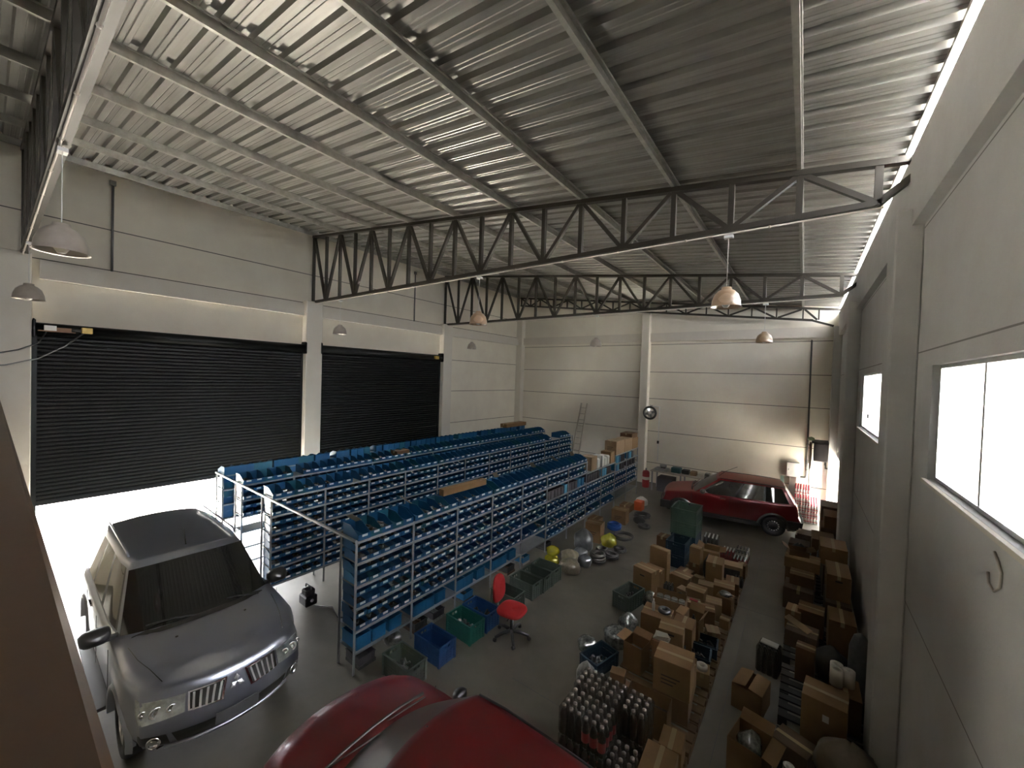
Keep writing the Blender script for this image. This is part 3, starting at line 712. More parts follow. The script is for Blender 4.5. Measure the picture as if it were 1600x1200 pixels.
# bags, coils and hoses on the floor
M_yel = mat('yellow_plastic_bag', (0.52, .46, .03), .25, noise=(9, .7, (.30, .27, .03)), bump=(14, .6))
M_ivory = mat('clear_bag_of_beige_parts', (0.36, .32, .24), .3, noise=(16, .7, (.22, .19, .14)), bump=(18, .7))
M_gbag = mat('grey_bag', (0.18, .19, .20), .3, noise=(10, .6, (.10, .11, .12)), bump=(14, .6))
M_hose = mat('dark_hose', (0.035, .034, .032), .5)
M_hoseg = mat('grey_hose', (0.09, .088, .08), .55)
M_hoseb = mat('blue_hose', (0.015, .09, .36), .4)
def bag(label, m, x, y, rx, ry, h, seed=0, z=0, name='plastic_bag', cat='bag', rz=0):
    rr = random.Random(seed); rows = []; n = 22
    ph = [rr.uniform(0, 6.28) for _ in range(6)]
    for i in range(11):
        t = i/10; s = math.sin(math.pi*min(1, t*.55+.28))**.8*(1-max(0, t-.72)*2.4) if t < 1 else .10
        z1 = h*t
        row = []
        for j in range(n):
            a = 2*math.pi*j/n
            k = 1+.07*math.sin(3*a+ph[0]+t*3)+.05*math.sin(5*a+ph[1]-t*5)+.04*math.sin(9*a+ph[2]+t*9)
            row.append((rx*s*k*math.cos(a), ry*s*k*math.sin(a), z1*(1+.06*math.sin(2*a+ph[3]))))
        rows.append(row)
    rows[0] = [(p[0]*.9, p[1]*.9, 0) for p in rows[0]]
    b = MB(); b.grid(rows, closed=True); b.f.append(tuple(range(10*n, 11*n))); b.m.append(0); b.sm.append(True)
    b.f.append(tuple(reversed(range(n)))); b.m.append(0); b.sm.append(True)
    o = b.build(name, m, None, (x, y, z), (0, 0, rz)); return tag(o, label, cat)
def coil(label, m, x, y, r0, rt, turns, z0=0, layers=3, seed=0, squash=1.0, name='hose_coil', cat='hose coil'):
    rr = random.Random(seed); pts = []; N = turns*20
    for i in range(N):
        a = 2*math.pi*i/20; k = i/N; L = int(k*layers)
        rad = r0*(1-.10*math.sin(k*17+seed))+.006*math.sin(a*1.3+seed)
        pts.append((rad*math.cos(a), rad*math.sin(a)*squash, rt+rt*1.9*(k*turns/ max(1, turns/layers)) *.55+.006*math.sin(a*2.2)))
    zmin = min(p[2] for p in pts); pts = [(p[0], p[1], p[2]-zmin+rt) for p in pts]
    o = MB().tube(pts, rt, 7).build(name, m, None, (x, y, z0)); return tag(o, label, cat)
bag('bag of crumpled clear plastic under the first bay of the nearest rack', M_part2, 7.22, 3.98, .16, .14, .20, 70)
bag('yellow plastic bag of goods beside the last of three grey-green crates', M_yel, 7.86, 7.96, .17, .16, .26, 1)
bag('yellow plastic bag lying on the other yellow one beside the crates', M_yel, 7.86, 7.98, .15, .15, .20, 2, z=.25)
bag('beige-filled clear bag lying foremost in the aisle behind the crates', M_ivory, 8.34, 7.95, .24, .22, .30, 3)
bag('clear beige bag behind the foremost one, against the yellow bags', M_ivory, 8.12, 8.38, .22, .20, .30, 4)
bag('grey bag standing between the beige bag and the large hose coil', M_gbag, 8.47, 8.42, .17, .15, .27, 5)
coil('large dark grey hose coil standing like a drum in the aisle', M_hoseg, 8.62, 8.82, .155, .022, 20, 0, 8, 3)
bag('small white and grey bag behind the large hose coil', M_gbag, 8.18, 8.80, .18, .16, .22, 6)
coil('brown-black hose coil flat on the floor right of the drum-like coil', M_hose, 8.80, 9.22, .15, .026, 8, 0, 3, 5)
coil('dark hose coil under the big silver bag', M_hose, 8.50, 9.36, .13, .026, 7, 0, 3, 6)
bag('big silver and grey bag leaning on the rack, bulging upward', M_gbag, 8.05, 9.22, .24, .22, .52, 7)
carton('tall cardboard box standing behind the silver bag on the floor', 8.02, 9.95, 0, .42, .36, .50, R(6), 1, printed=True)
bag('yellow bag standing alone in front of the tall cardboard box', M_yel, 8.47, 9.86, .21, .18, .33, 8)
coil('flat dark hose coil beside the lone yellow bag', M_hose, 8.83, 9.72, .13, .024, 6, 0, 2, 8)
coil('wide flat black hose ring in the aisle beyond the yellow bag', M_hose, 8.58, 10.62, .24, .022, 5, 0, 2, 9)
coil('bright blue hose coil heaped next to a cardboard box', M_hoseb, 8.12, 11.08, .17, .022, 14, 0, 6, 4)
carton('cardboard box just behind the blue hose coil', 8.05, 11.72, 0, .44, .38, .42, R(4), 1, printed=True)
carton('small carton on the floor at the rack foot between two hose coils', 7.66, 10.75, 0, .32, .40, .32, 0, 0)
coil('black hose coil behind the cartons, largest ring of the far group', M_hose, 8.42, 12.62, .22, .026, 6, 0, 3, 12)
coil('small black hose coil at the aisle side of the far group', M_hose, 8.78, 11.75, .15, .024, 6, 0, 2, 13)
bag('black bag slumped between the far hose coils', M_hose, 8.52, 12.05, .17, .15, .22, 14)
carton('low brown carton at the rack foot beside the orange box', 7.80, 12.95, 0, .36, .40, .22, 0, 2)
M_orange = mat('orange_box', (0.62, .10, .02), .5)
tag(MB().cbox(-.13, .13, -.15, .15, 0, .30, .008).build('orange_box', M_orange, None, (8.10, 13.30, 0)), 'bright orange-red box on the floor at the far end of the rack', 'box')
bag('white and grey bag near the rack end behind the orange box', mat('white_bag', (0.55, .55, .53), .3, bump=(14, .6)), 8.0, 13.85, .20, .18, .30, 15)
# small machine by the second rack
t = thing('compressor', 'small black machine standing on the floor in the dark aisle between racks', 'machine', (5.15, 3.62, 0))
MB().cbox(-.14, .14, -.11, .11, .02, .20, .02).build('tank', M_dark, t); MB().cbox(-.09, .09, -.09, .09, .20, .30, .02).build('motor', M_dbox, t)
MB().tube([(-.1, 0, .3), (-.1, 0, .36), (.1, 0, .36), (.1, 0, .3)], .01, 6).build('handle', M_rack, t)
MB().lathe([(.03, 0), (.03, .008)], 12, M=Matrix.Translation((.141, 0, .12)) @ Matrix.Rotation(R(90), 4, 'Y')).build('gauge', M_white, t)
b = MB(); b.tube([(5.3, 3.65, .012), (5.6, 3.85, .012), (5.95, 3.75, .012), (6.4, 4.0, .012)], .010, 6); tag(b.build('air_hose', M_hose), 'thin black hose on the floor running from the small machine', 'hose')
# ================================================================= cars
def sstep(t): t = max(0., min(1., t)); return t*t*(3-2*t)
M_tyre = mat('tyre_rubber', (0.026, .026, .026), .7, bump=(40, .1))
M_rim = mat('alloy_rim', (0.42, .42, .43), .3, .9)
M_steelrim = mat('black_steel_rim', (0.03, .03, .032), .4, .3)
M_chrome = mat('chrome', (0.75, .75, .76), .12, 1.0)
M_lens = mat('headlamp_glass', (0.70, .74, .74), .10, .35, noise=(16, .6, (.30, .32, .32)), coat=1.0)
M_under = mat('dark_underbody', (0.012, .012, .012), .8)
M_glassd = mat('dark_car_glass', (0.012, .013, .014), .05, spec=.8, coat=.4)
M_glassdust = mat('dusty_windscreen', (0.062, .050, .038), .35, spec=.4, noise=(5, .5, (.085, .072, .055)))
M_glasss = mat('side_car_glass', (0.02, .021, .022), .04, spec=1.0, coat=.6)
M_taill = mat('red_tail_lamp', (0.35, .01, .01), .2, coat=.5)
M_platec = mat('grey_number_plate', (0.20, .21, .23), .5)
class Car:
    def __init__(s, P, name, label, cat, loc, rz):
        s.P = P; s.t = thing(name, label, cat, loc, rz); s.build()
    # --- lower body description
    def shoulder(s, x):
        K = s.P['shoulder']
        if x <= K[0][0]: return K[0][1]
        for (a, za), (b, zb) in zip(K, K[1:]):
            if x <= b: return za+(zb-za)*sstep((x-a)/(b-a)) if s.P.get('smooth') else za+(zb-za)*(x-a)/(b-a)
        return K[-1][1]
    def lev(s, k):
        return s.P['levels'][k]
    def zlev(s, k, x):
        f, z = s.lev(k)[0], s.P['zmid']
        return f if f < z else z+(s.shoulder(x)-z)*(f-z)/(1-z) if f <= 1 else s.shoulder(x)
    def plan(s, t): 
        a, b = s.P['corner']
        return (1-a*sstep((t-.89)/.11)**1.3)*(1-b*sstep((.12-t)/.12)**1.3)*(1-.02*abs(t-.45)*2)
    def arch(s, x):
        z = 0
        for ax in (s.P['fa'], s.P['ra']):
            d = abs(x-ax); r = s.P['ar']
            if d < r: z = max(z, s.P['wr']*.98+math.sqrt(r*r-d*d)*1.0 if True else 0)
        return z
    def side(s, k, t, sg):
        f, w, xf, xr = s.lev(k); cf, cr = s.P['cf'], s.P['cr']
        x = (xr+cr)+(xf-cf-xr-cr)*t; y = w*s.plan(t)
        z = s.zlev(k, x); az = s.arch(x)
        if az > z: z = min(az, s.shoulder(x)-.05) if k < len(s.P['levels'])-1 else z
        return (x, sg*y, z)
    def frontp(s, k, j, front=True):
        f, w, xf, xr = s.lev(k); y = w*s.plan(1 if front else 0)*j
        c = s.P['cf'] if front else s.P['cr']
        x = xf-c*abs(j)**2.3 if front else xr+c*abs(j)**3.0
        return (x, y, s.zlev(k, xf-c if front else xr+c))
    def face(s, y, z, off=0.0, front=True):
        """point on the front face of the body at height z"""
        L = s.P['levels']; xs = (lambda k: s.zlev(k, s.lev(k)[2]-s.P['cf'])) if front else (lambda k: s.zlev(k, s.lev(k)[3]+s.P['cr']))
        k = 0
        while k < len(L)-2 and xs(k+1) < z: k += 1
        a = max(0, min(1, (z-xs(k))/max(1e-6, xs(k+1)-xs(k))))
        xf = L[k][2]+(L[k+1][2]-L[k][2])*a if front else L[k][3]+(L[k+1][3]-L[k][3])*a
        w = (L[k][1]+(L[k+1][1]-L[k][1])*a)*s.plan(1 if front else 0)
        j = abs(y)/w; c = s.P['cf'] if front else s.P['cr']
        if front and j > 1:      # wraps onto the side of the car
            e = j-1; return (xf-c-e*2.4-.0, math.copysign(w*(1+e*.30)+off, y), z)
        return ((xf-c*j**2.3+off) if front else (xr_+0 if False else xf+c*j**3.0-off), y, z)
    def patch(s, name, m, q, off=.006, n=8, mz=3, parent=None, front=True, th=.012):
        """q = four (y,z) corners: inner-bottom, outer-bottom, outer-top, inner-top"""
        rows = []
        for i in range(mz+1):
            v = i/mz; row = []
            for jx in range(n+1):
                u = jx/n
                y = (1-v)*((1-u)*q[0][0]+u*q[1][0])+v*((1-u)*q[3][0]+u*q[2][0]); z = (1-v)*((1-u)*q[0][1]+u*q[1][1])+v*((1-u)*q[3][1]+u*q[2][1])
                row.append(s.face(y, z, off, front))
            rows.append(row)
        b = MB(); b.grid(rows)
        back = [[s.face(p[1], p[2], off-th, front) for p in r_] for r_ in rows]
        ring = rows[0]+[r_[-1] for r_ in rows[1:]]+rows[-1][-2::-1]+[r_[0] for r_ in rows[-2:0:-1]]
        ringb = back[0]+[r_[-1] for r_ in back[1:]]+back[-1][-2::-1]+[r_[0] for r_ in back[-2:0:-1]]
        b.grid([ring, ringb], closed=True, smooth=False)
        return b.build(name, m, parent or s.t)
    def capz(s, x, j):
        return s.shoulder(x)+s.P['crown']*(1-abs(j)**2.2)
    def build(s):
        P = s.P; NS, M = 60, 17; nl = len(P['levels']); js = [1-2*i/(M-1) for i in range(M)]
        ts = [i/(NS-1) for i in range(NS)]
        rows = []
        for k in range(nl):
            r_ = [s.side(k, t, 1) for t in ts]+[s.frontp(k, j) for j in js[1:-1]]+[s.side(k, t, -1) for t in reversed(ts)]+[s.frontp(k, -j, False) for j in js[1:-1]]
            rows.append(r_)
        b = MB(); nb = P.get('blacklevels', 0)
        for k in range(nl-1): b.grid([rows[k], rows[k+1]], closed=True, mat=1 if k < nb else 0)
        # cap: bonnet, cowl, tail
        cap = []; kt = nl-1; f, w, xf, xr = s.lev(kt); cf, cr = P['cf'], P['cr']
        for t in ts:
            x0, y0, z0 = s.side(kt, t, 1); a = sstep((t-.70)/.30)**1.5; bb = sstep((.15-t)/.15)**2
            row = []
            for j in js:
                x = x0+cf*a*(1-abs(j)**2.3)-cr*bb*(1-abs(j)**3)
                zz = s.shoulder(x0)+P['crown']*(1-abs(j)**2.2)*(1-sstep((t-.93)/.07)) 
                row.append((x, y0*j, zz))
            cap.append(row)
        b.grid(cap, mat=2)
        body = b.build('body', [P['paint'], M_dark, P.get('paint_top', P['paint'])], s.t, fix=True)
        s.cap = cap
        # dark floor pan and wheel housings
        bx = P['levels'][0]; wI = P['W']-.27
        MB().box(bx[3]+.15, bx[2]-.12, -wI, wI, P['clear'], P['zmid']-.08).build('underbody', M_under, s.t)
        # greenhouse
        G = P['glass']; gl = []
        def gside(k, t, sg):
            z, w, xf, xr, cf, cr = G[k]; x = (xr+cr)+(xf-cf-xr-cr)*t
            ww = w*(1-.05*sstep((t-.8)/.2)-.06*sstep((.2-t)/.2))
            zz = s.shoulder(x)-.015+(z if k <= 1 else 0) if k <= 1 else z-P['rdrop']*max(0, .5-t)*2*(.5-t)
            return (x, sg*ww, zz)
        def gfr(k, j, fr):
            z, w, xf, xr, cf, cr = G[k]; p = gside(k, 1 if fr else 0, 1); c = cf if fr else cr
            return ((xf-c*abs(j)**2.4) if fr else (xr+c*abs(j)**2.6), p[1]*j, p[2]+(P['gcrown']*(1-j*j) if k >= 2 else P['crown']*.6*(1-j*j)))
        NG = 41; tg = [i/(NG-1) for i in range(NG)]; MG = 17; jg = [1-2*i/(MG-1) for i in range(MG)]
        pil = MB(); win = {}
        ptop = 2
        def quad(mb, a, b2, c, d, m=0): 
            n0 = len(mb.v); mb.v += [a, b2, c, d]; mb.f.append((n0, n0+1, n0+2, n0+3)); mb.m.append(m); mb.sm.append(True)
        for k in range(len(G)-1):
            for sg in (1, -1):
                for i in range(NG-1):
                    tm = (tg[i]+tg[i+1])/2; q = [gside(k, tg[i], sg), gside(k, tg[i+1], sg), gside(k+1, tg[i+1], sg), gside(k+1, tg[i], sg)]
                    if sg < 0: q.reverse()
                    dst = None
                    if k == 1:
                        for nm, (a, c) in enumerate(P['windows']):
                            if a < tm < c: dst = win.setdefault(('side_window', sg, nm), MB())
                    quad(dst if dst is not None else pil, *q, m=0 if (k != 1) else (P.get('pillar_black', 0) if .05 < tm < .95 else 0))
            for fr in (True, False):
                for i in range(MG-1):
                    jm = (jg[i]+jg[i+1])/2; q = [gfr(k, jg[i], fr), gfr(k, jg[i+1], fr), gfr(k+1, jg[i+1], fr), gfr(k+1, jg[i], fr)]
                    if not fr: q.reverse()
                    dst = None
                    if abs(jm) < .94 and k == 1: dst = win.setdefault(('windscreen' if fr else 'rear_window', 0, 0), MB())
                    quad(dst if dst is not None else pil, *q)
        # roof cap
        kt = len(G)-1; rcap = []
        for t in tg:
            p = gside(kt, t, 1); a = sstep((t-.75)/.25)**1.6; bb = sstep((.25-t)/.25)**1.6; z, w, xf, xr, cf, cr = G[kt]; row = []
            for j in jg:
                row.append((p[0]+cf*a*(1-abs(j)**2.4)-cr*bb*(1-abs(j)**2.6), p[1]*j, p[2]+P['gcrown']*(1-j*j)+P['rcrown']*(1-j*j)*math.sin(math.pi*min(1, max(0, t)))**.6))
            rcap.append(row)
        pil.grid(rcap, mat=2)
        pil.build('cabin_shell', [P['paint'], M_dark, P.get('paint_top', P['paint'])], s.t, fix=True)
        s.rcap = rcap; s.gside = gside; s.gfr = gfr
        for (nm, sg, i), mb in win.items():
            mb.build(nm, P['screen'] if nm == 'windscreen' else M_glasss, s.t, fix=True)
        # wheels and arches
        for ax in (P['fa'], P['ra']):
            for sg in (1, -1):
                wr, ww = P['wr'], P['ww']; yc = P['W']-ww/2-P.get('tuck', .03)
                M = Matrix.Translation((ax, sg*yc, wr)) @ Matrix.Rotation(R(-90*sg), 4, 'X')
                o = MB().lathe([(wr*.60, -ww/2), (wr*.93, -ww/2), (wr, -ww*.36), (wr, ww*.36), (wr*.93, ww/2), (wr*.62, ww/2), (wr*.60, ww*.38), (wr*.60, -ww/2)], 36, M=M).build('wheel', M_tyre, s.t)
                rb = MB()
                if P['rim'] == 'alloy':
                    rb.lathe([(wr*.62, ww*.44), (wr*.57, ww*.42), (wr*.55, ww*.1), (wr*.5, 0), (0, 0)], 30, M=M, caps=False)
                    rb.lathe([(wr*.17, ww*.05), (wr*.16, ww*.40), (wr*.08, ww*.44), (0, ww*.44)], 18, M=M)
                    for q in range(6):
                        a = q*math.pi/3; MM = M @ Matrix.Rotation(a, 4, 'Z'); rb.box(wr*.1, wr*.58, -.028, .028, ww*.28, ww*.40, 0, MM)
                    rb.build('rim', M_rim, o)
                else:
                    rb.lathe([(wr*.62, ww*.42), (wr*.58, ww*.45), (wr*.54, ww*.25), (wr*.40, ww*.12), (wr*.36, ww*.22), (wr*.2, ww*.30), (wr*.1, ww*.34), (0, ww*.34)], 30, M=M, caps=False)
                    rb.build('rim', M_steelrim, o)
                    db = MB()  # ring of pale discs in place of light passing through the rim holes
                    for q in range(14):
                        a = q*2*math.pi/14; db.lathe([(0, ww*.20), (wr*.07, ww*.20), (wr*.06, ww*.25), (0, ww*.25)], 8, M=M @ Matrix.Translation((wr*.455*math.cos(a), wr*.455*math.sin(a), -.0)))
                    db.build('rim_hole_light', M_holelight, o)
                # arch lip
                r0 = P['ar']; pts = []
                for q in range(25):
                    a = math.pi*(-.04+1.08*q/24); xq = ax+r0*math.cos(a); lv = P['levels'][len(P['levels'])//2]; tq = (xq-lv[3]-P['cr'])/(lv[2]-P['cf']-lv[3]-P['cr']); pts.append((xq, sg*(lv[1]*s.plan(max(0, min(1, tq)))-.006), wr*.98+r0*math.sin(a)))
                ab = MB(); fl = P.get('flare', .022)
                rows2 = []
                for (px, py, pz) in pts:
                    dx, dz = px-ax, pz-wr*.98; l = math.hypot(dx, dz); dx /= l; dz /= l
                    rows2.append([(px-dx*.012, py-sg*.07, pz-dz*.012), (px-dx*.012, py+sg*fl, pz-dz*.012), (px+dx*.03, py+sg*(fl+.004), pz+dz*.03), (px+dx*P['fw'], py-sg*.03, pz+dz*P['fw'])])
                ab.grid(rows2); ab.build('wheel_arch_trim', P['archmat'], s.t, fix=True)
    def on_cap(s, x, y, up=.003):
        c = s.cap; i = min(range(len(c)), key=lambda k: abs(c[k][8][0]-x)); row = c[i]
        j = min(range(len(row)), key=lambda k: abs(row[k][1]-y)); return (row[j][0], y, row[j][2]+up)
    def mirror(s, x, y, z, sg, m, sc=1.0):
        b = MB(); rows = []
        for (dx, k) in [(-.10, .0), (-.095, .75), (-.06, 1), (.0, 1), (.05, .86), (.085, .5), (.095, .0)]:
            rows.append([(x+dx*sc, sg*y+.13*sc*k*math.copysign(abs(math.cos(a))**.6, math.cos(a)), z+.085*sc*k*math.copysign(abs(math.sin(a))**.6, math.sin(a))) for a in [2*math.pi*q/16 for q in range(16)]])
        b.grid(rows, closed=True); b.beam((x, sg*(y-.24*sc), z-.06), (x, sg*(y-.05), z-.05), .06, .05)
        return b.build('wing_mirror', m, s.t)
M_bar = mat('satin_bar', (0.50, .50, .51), .4, .3)
M_holelight = mat('painted_hole_light', (0.75, .75, .74), .4)  # whitish colour that paints the light showing through the wheel holes
# ---- grey sport utility vehicle
M_silver = mat('metallic_grey_blue_paint', (0.20, .215, .265), .30, .45, coat=.8)
M_silver2 = mat('grey_lower_trim', (0.26, .275, .32), .35, .5)
sp = dict(W=.905, zmid=.62, clear=.26, paint=M_silver, screen=M_glassd, smooth=False,
          shoulder=[(-2.4, 1.10), (-1.0, 1.10), (.95, 1.07), (1.2, 1.06), (1.75, 1.005), (2.10, .945), (2.4, .90)],
          levels=[(.26, .80, 2.10, -2.15), (.34, .865, 2.24, -2.28), (.44, .895, 2.325, -2.33), (.56, .905, 2.345, -2.34), (.66, .905, 2.335, -2.32), (.80, .905, 2.29, -2.30), (.90, .900, 2.27, -2.28), (.97, .888, 2.245, -2.24), (1.0, .868, 2.205, -2.20)],
          corner=(.12, .10), cf=.27, cr=.12, crown=.055, fa=1.42, ra=-1.38, ar=.405, wr=.355, ww=.25, tuck=.055, rim='alloy', archmat=M_silver2, flare=.02, fw=.07,
          glass=[(0.0, .845, 1.18, -2.20, .22, .12), (.045, .835, 1.12, -2.18, .22, .12), (1.655, .675, .42, -1.98, .10, .10), (1.715, .64, .34, -1.93, .10, .10)],
          windows=[(.665, .93), (.375, .635), (.09, .345)], rdrop=.05, gcrown=.035, rcrown=.03, pillar_black=1)
suv = Car(sp, 'sport_utility_vehicle', 'silver-grey four-wheel-drive car parked facing right below the raised shutter', 'car', (5.06, 1.78, 0), R(-1.2))
T = suv.t
for sg in (1, -1):
    hl = suv.patch('headlight', M_lens, [(sg*.46, .71), (sg*.80, .655), (sg*.86, .86), (sg*.445, .875)], off=.012, n=12, mz=5)
    for (yy, zz, rr) in ((.56, .775, .045), (.67, .76, .062), (.765, .765, .035)):
        px = suv.face(sg*yy, zz, .016)
        MB().lathe([(rr, 0), (rr*.9, .006), (rr*.5, -.002), (0, .004)], 18, M=Matrix.Translation(px) @ Matrix.Rotation(R(90), 4, 'Y')).build('projector', M_chrome, hl)
    fr = suv.patch('grille_frame', M_chrome, [(sg*.135, .685), (sg*.435, .705), (sg*.425, .885), (sg*.085, .885)], off=.010)
    g = suv.patch('grille', M_dark, [(sg*.155, .70), (sg*.42, .72), (sg*.41, .872), (sg*.112, .872)], off=.016)
    for q in range(5):
        u = (q+.5)/5; yb, yt = .155+(.42-.155)*u, .112+(.41-.112)*u
        suv.patch('grille_bar', M_bar, [(sg*(yb-.009), .705), (sg*(yb+.009), .707), (sg*(yt+.009), .868), (sg*(yt-.009), .868)], off=.026, n=1, mz=2, parent=g)
    f1 = suv.patch('fog_lamp_housing', M_dark, [(sg*.56, .39), (sg*.80, .40), (sg*.80, .53), (sg*.60, .53)], off=.010)
    px = suv.face(sg*.69, .462, .014)
    MB().lathe([(.062, .0), (.062, .010), (.046, .014), (.042, .002), (0, .006)], 22, M=Matrix.Translation(px) @ Matrix.Rotation(sg*R(26), 4, 'Z') @ Matrix.Rotation(R(90), 4, 'Y')).build('fog_lamp', M_chrome, f1)
    suv.mirror(.82, .99, 1.14, sg, M_dark, 1.05)
    MB().tube([(.10, sg*.615, 1.765), (.02, sg*.62, 1.80), (-1.6, sg*.61, 1.795), (-1.72, sg*.60, 1.75)], .014, 8).build('roof_rail', M_silver2, T)
    sh = MB(); sh.tube([suv.on_cap(2.10, sg*.60), suv.on_cap(1.9, sg*.66), suv.on_cap(1.6, sg*.72), suv.on_cap(1.2, sg*.76)], .004, 5); sh.build('bonnet_seam', M_dark, T)
    MB().lathe([(0, .010), (.014, .008), (.016, 0)], 10, M=Matrix.Translation(suv.on_cap(1.42, sg*.36))).build('washer_nozzle', M_dark, T)
    hb = MB(); 
    for xx in (.35, -.62): hb.box(xx-.09, xx+.09, sg*.905-.012, sg*.905+.022, .96, .99)
    hb.build('door_handle', M_chrome, T)
    db = MB()
    for xx in (1.02, .02, -.95): db.box(xx-.003, xx+.003, sg*.906-.003, sg*.906+.003, .42, 1.05)
    db.build('door_gap', M_dark, T)
    MB().box(-.95, .98, sg*.905-.10, sg*.905+.05, .33, .37).build('side_step', M_dark, T)
# three-diamond badge between the grille halves
eb = MB()
def rhomb(cx, cz, ang):
    L, w2 = .078, .027; o = []
    d = (math.sin(ang), math.cos(ang)); nrm = (d[1], -d[0])
    for a, c in ((0.004, 0), (L/2, w2), (L, 0), (L/2, -w2)): o.append((cx+d[0]*a+nrm[0]*c, cz+d[1]*a+nrm[1]*c))
    return o
for ang in (0, 2*math.pi/3, -2*math.pi/3):
    q = rhomb(0, .795, ang); fr3 = [suv.face(y, z, .020) for y, z in q]; bk = [suv.face(y, z, .006) for y, z in q]
    cy, cz = sum(p[0] for p in q)/4, sum(p[1] for p in q)/4
    eb.add(fr3+bk+[suv.face(cy, cz, .028)], [(0, 1, 8), (1, 2, 8), (2, 3, 8), (3, 0, 8)]+[(i, (i+1) % 4, 4+(i+1) % 4, 4+i) for i in range(4)])
eb.build('badge', mat('satin_badge', (0.42, .43, .45), .38, .6), T, fix=True)
suv.patch('air_intake', M_dark, [(-.50, .385), (.50, .385), (.56, .53), (-.56, .53)], off=.010, n=16)
suv.patch('number_plate', M_platec, [(-.21, .44), (.21, .44), (.21, .575), (-.21, .575)], off=.030, n=4)
lb = MB(); lb.tube([suv.face(y, .355, .025) for y in [-.60+1.2*i/14 for i in range(15)]], .022, 8); lb.build('bumper_lip', M_silver2, T)
MB().tube([(.20, -.02, 1.775), (.08, -.02, 1.98)], [.012, .004], 8).build('antenna', M_dark, T)
for s0, s1 in ((.62, .06), (-.05, -.58)):
    MB().tube([(1.13, s0, 1.125), (1.06, (s0+s1)/2, 1.17), (1.02, s1, 1.175)], .009, 6).build('wiper', M_dark, T)
ck = MB(); ck.grid([[(1.02+.0*i, .70-1.4*i/10, 1.10+.05*(1-(1-i/5)**2)) for i in range(11)], [(1.22-.2*abs(1-i/5)**2.4, .72-1.44*i/10, 1.075+.05*(1-(1-i/5)**2)) for i in range(11)]]); ck.build('cowl', M_dark, T)
# ---- small red hatchbacks
M_redp = mat('red_car_paint', (0.19, .005, .009), .30, .1, coat=.5)
M_redd = mat('dusty_red_paint', (0.24, .065, .048), .6, noise=(3, .5, (.21, .10, .07)))
M_redn = mat('red_car_paint_worn', (0.13, .003, .005), .40, .05, coat=.25, noise=(2.5, .35, (.10, .005, .006)))
uno = dict(W=.775, zmid=.52, clear=.20, paint=M_redp, paint_top=M_redd, screen=M_glassdust,
           shoulder=[(-2, .98), (-1.0, .955), (.2, .93), (.95, .915), (1.5, .82), (1.9, .74)],
           levels=[(.20, .68, 1.66, -1.68), (.27, .74, 1.76, -1.76), (.36, .765, 1.815, -1.80), (.50, .775, 1.83, -1.82), (.62, .775, 1.80, -1.76), (.80, .772, 1.775, -1.74), (.93, .765, 1.755, -1.72), (1.0, .748, 1.72, -1.69)],
           corner=(.06, .04), cf=.10, cr=.05, crown=.035, fa=1.20, ra=-1.16, ar=.325, wr=.285, ww=.18, rim='steel', archmat=M_dark, flare=.035, fw=.095, blacklevels=2,
           glass=[(0.0, .735, .97, -1.70, .10, .05), (.02, .73, .93, -1.68, .10, .05), (1.355, .60, .30, -1.46, .05, .04), (1.395, .575, .24, -1.42, .05, .04)],
           windows=[(.60, .93), (.30, .565), (.06, .265)], rdrop=.05, gcrown=.02, rcrown=.02, pillar_black=1)
def hatch(P, label, loc, rz, near=False):
    c = Car(P, 'hatchback_car', label, 'car', loc, rz); t = c.t
    for sg in (1, -1):
        c.patch('headlight', M_lens, [(sg*.42, .56), (sg*.69, .55), (sg*.70, .70), (sg*.43, .70)], off=.010, n=8, mz=4)
        c.patch('tail_lamp', M_taill, [(sg*.50, .66), (sg*.69, .66), (sg*.69, .90), (sg*.56, .90)], off=.010, n=3, mz=3, front=False)
        c.mirror(.62, .87 if not near else .84, 1.0 if not near else .95, sg, M_dark, .75 if not near else .62)
        b = MB()
        for xx in (.92, -.10): b.box(xx-.003, xx+.003, sg*.776-.003, sg*.776+.003, .34, .93)
        b.build('door_gap', M_dark, t)
        b = MB(); b.box(.02, .16, sg*.772-.006, sg*.772+.016, .84, .87); b.build('door_handle', M_chrome if not near else M_dark, t)
        rg = []
        for i in range(0, 41, 4): rg.append(tuple(Vector(c.gside(3, i/40, sg))+Vector((0, sg*-.004, .012))))
        MB().tube(rg, .010, 6).build('roof_gutter', M_dark, t)
        for (xa, xb) in ((1.50, 1.80), (-1.80, -1.46)): MB().cbox(xa, xb, sg*.755-.03, sg*.755+.03, .28, .52, .015).build('bumper_end', M_dark if not near else P['paint'], t)
        MB().box(-.80, .82, sg*.775-.03, sg*.775+.018, .23, .33).build('sill_trim', M_dark, t)
    c.patch('grille', M_dark, [(-.38, .57), (.38, .57), (.38, .68), (-.38, .68)], off=.008, n=8)
    c.patch('front_bumper', M_dark, [(-.70, .30), (.70, .30), (.70, .50), (-.70, .50)], off=.035, n=16, th=.03)
    c.patch('rear_bumper', M_dark, [(-.70, .30), (.70, .30), (.70, .50), (-.70, .50)], off=.055, n=12, front=False, th=.05)
    c.patch('number_plate', M_platec, [(-.19, .37), (.19, .37), (.19, .48), (-.19, .48)], off=.042, n=4)
    for s0, s1 in ((.50, .0), (-.05, -.52)):
        MB().tube([(.94, s0, .965), (.86, (s0+s1)/2, 1.01), (.80, s1, 1.035)], .007, 6).build('wiper', M_dark, t)
    MB().tube([(.92, -.60, .955), (.95, -.3, .975), (.96, 0, .98), (.95, .3, .975), (.92, .60, .955)], .018, 6).build('cowl_seal', M_dark, t)
    MB().tube([(.22, .35, 1.43), (.05, .36, 1.60), (-.25, .37, 1.78)] if not near else [(.20, .0, 1.43), (.18, 0, 1.445)], .006, 5).build('antenna', M_dark, t)
    return c
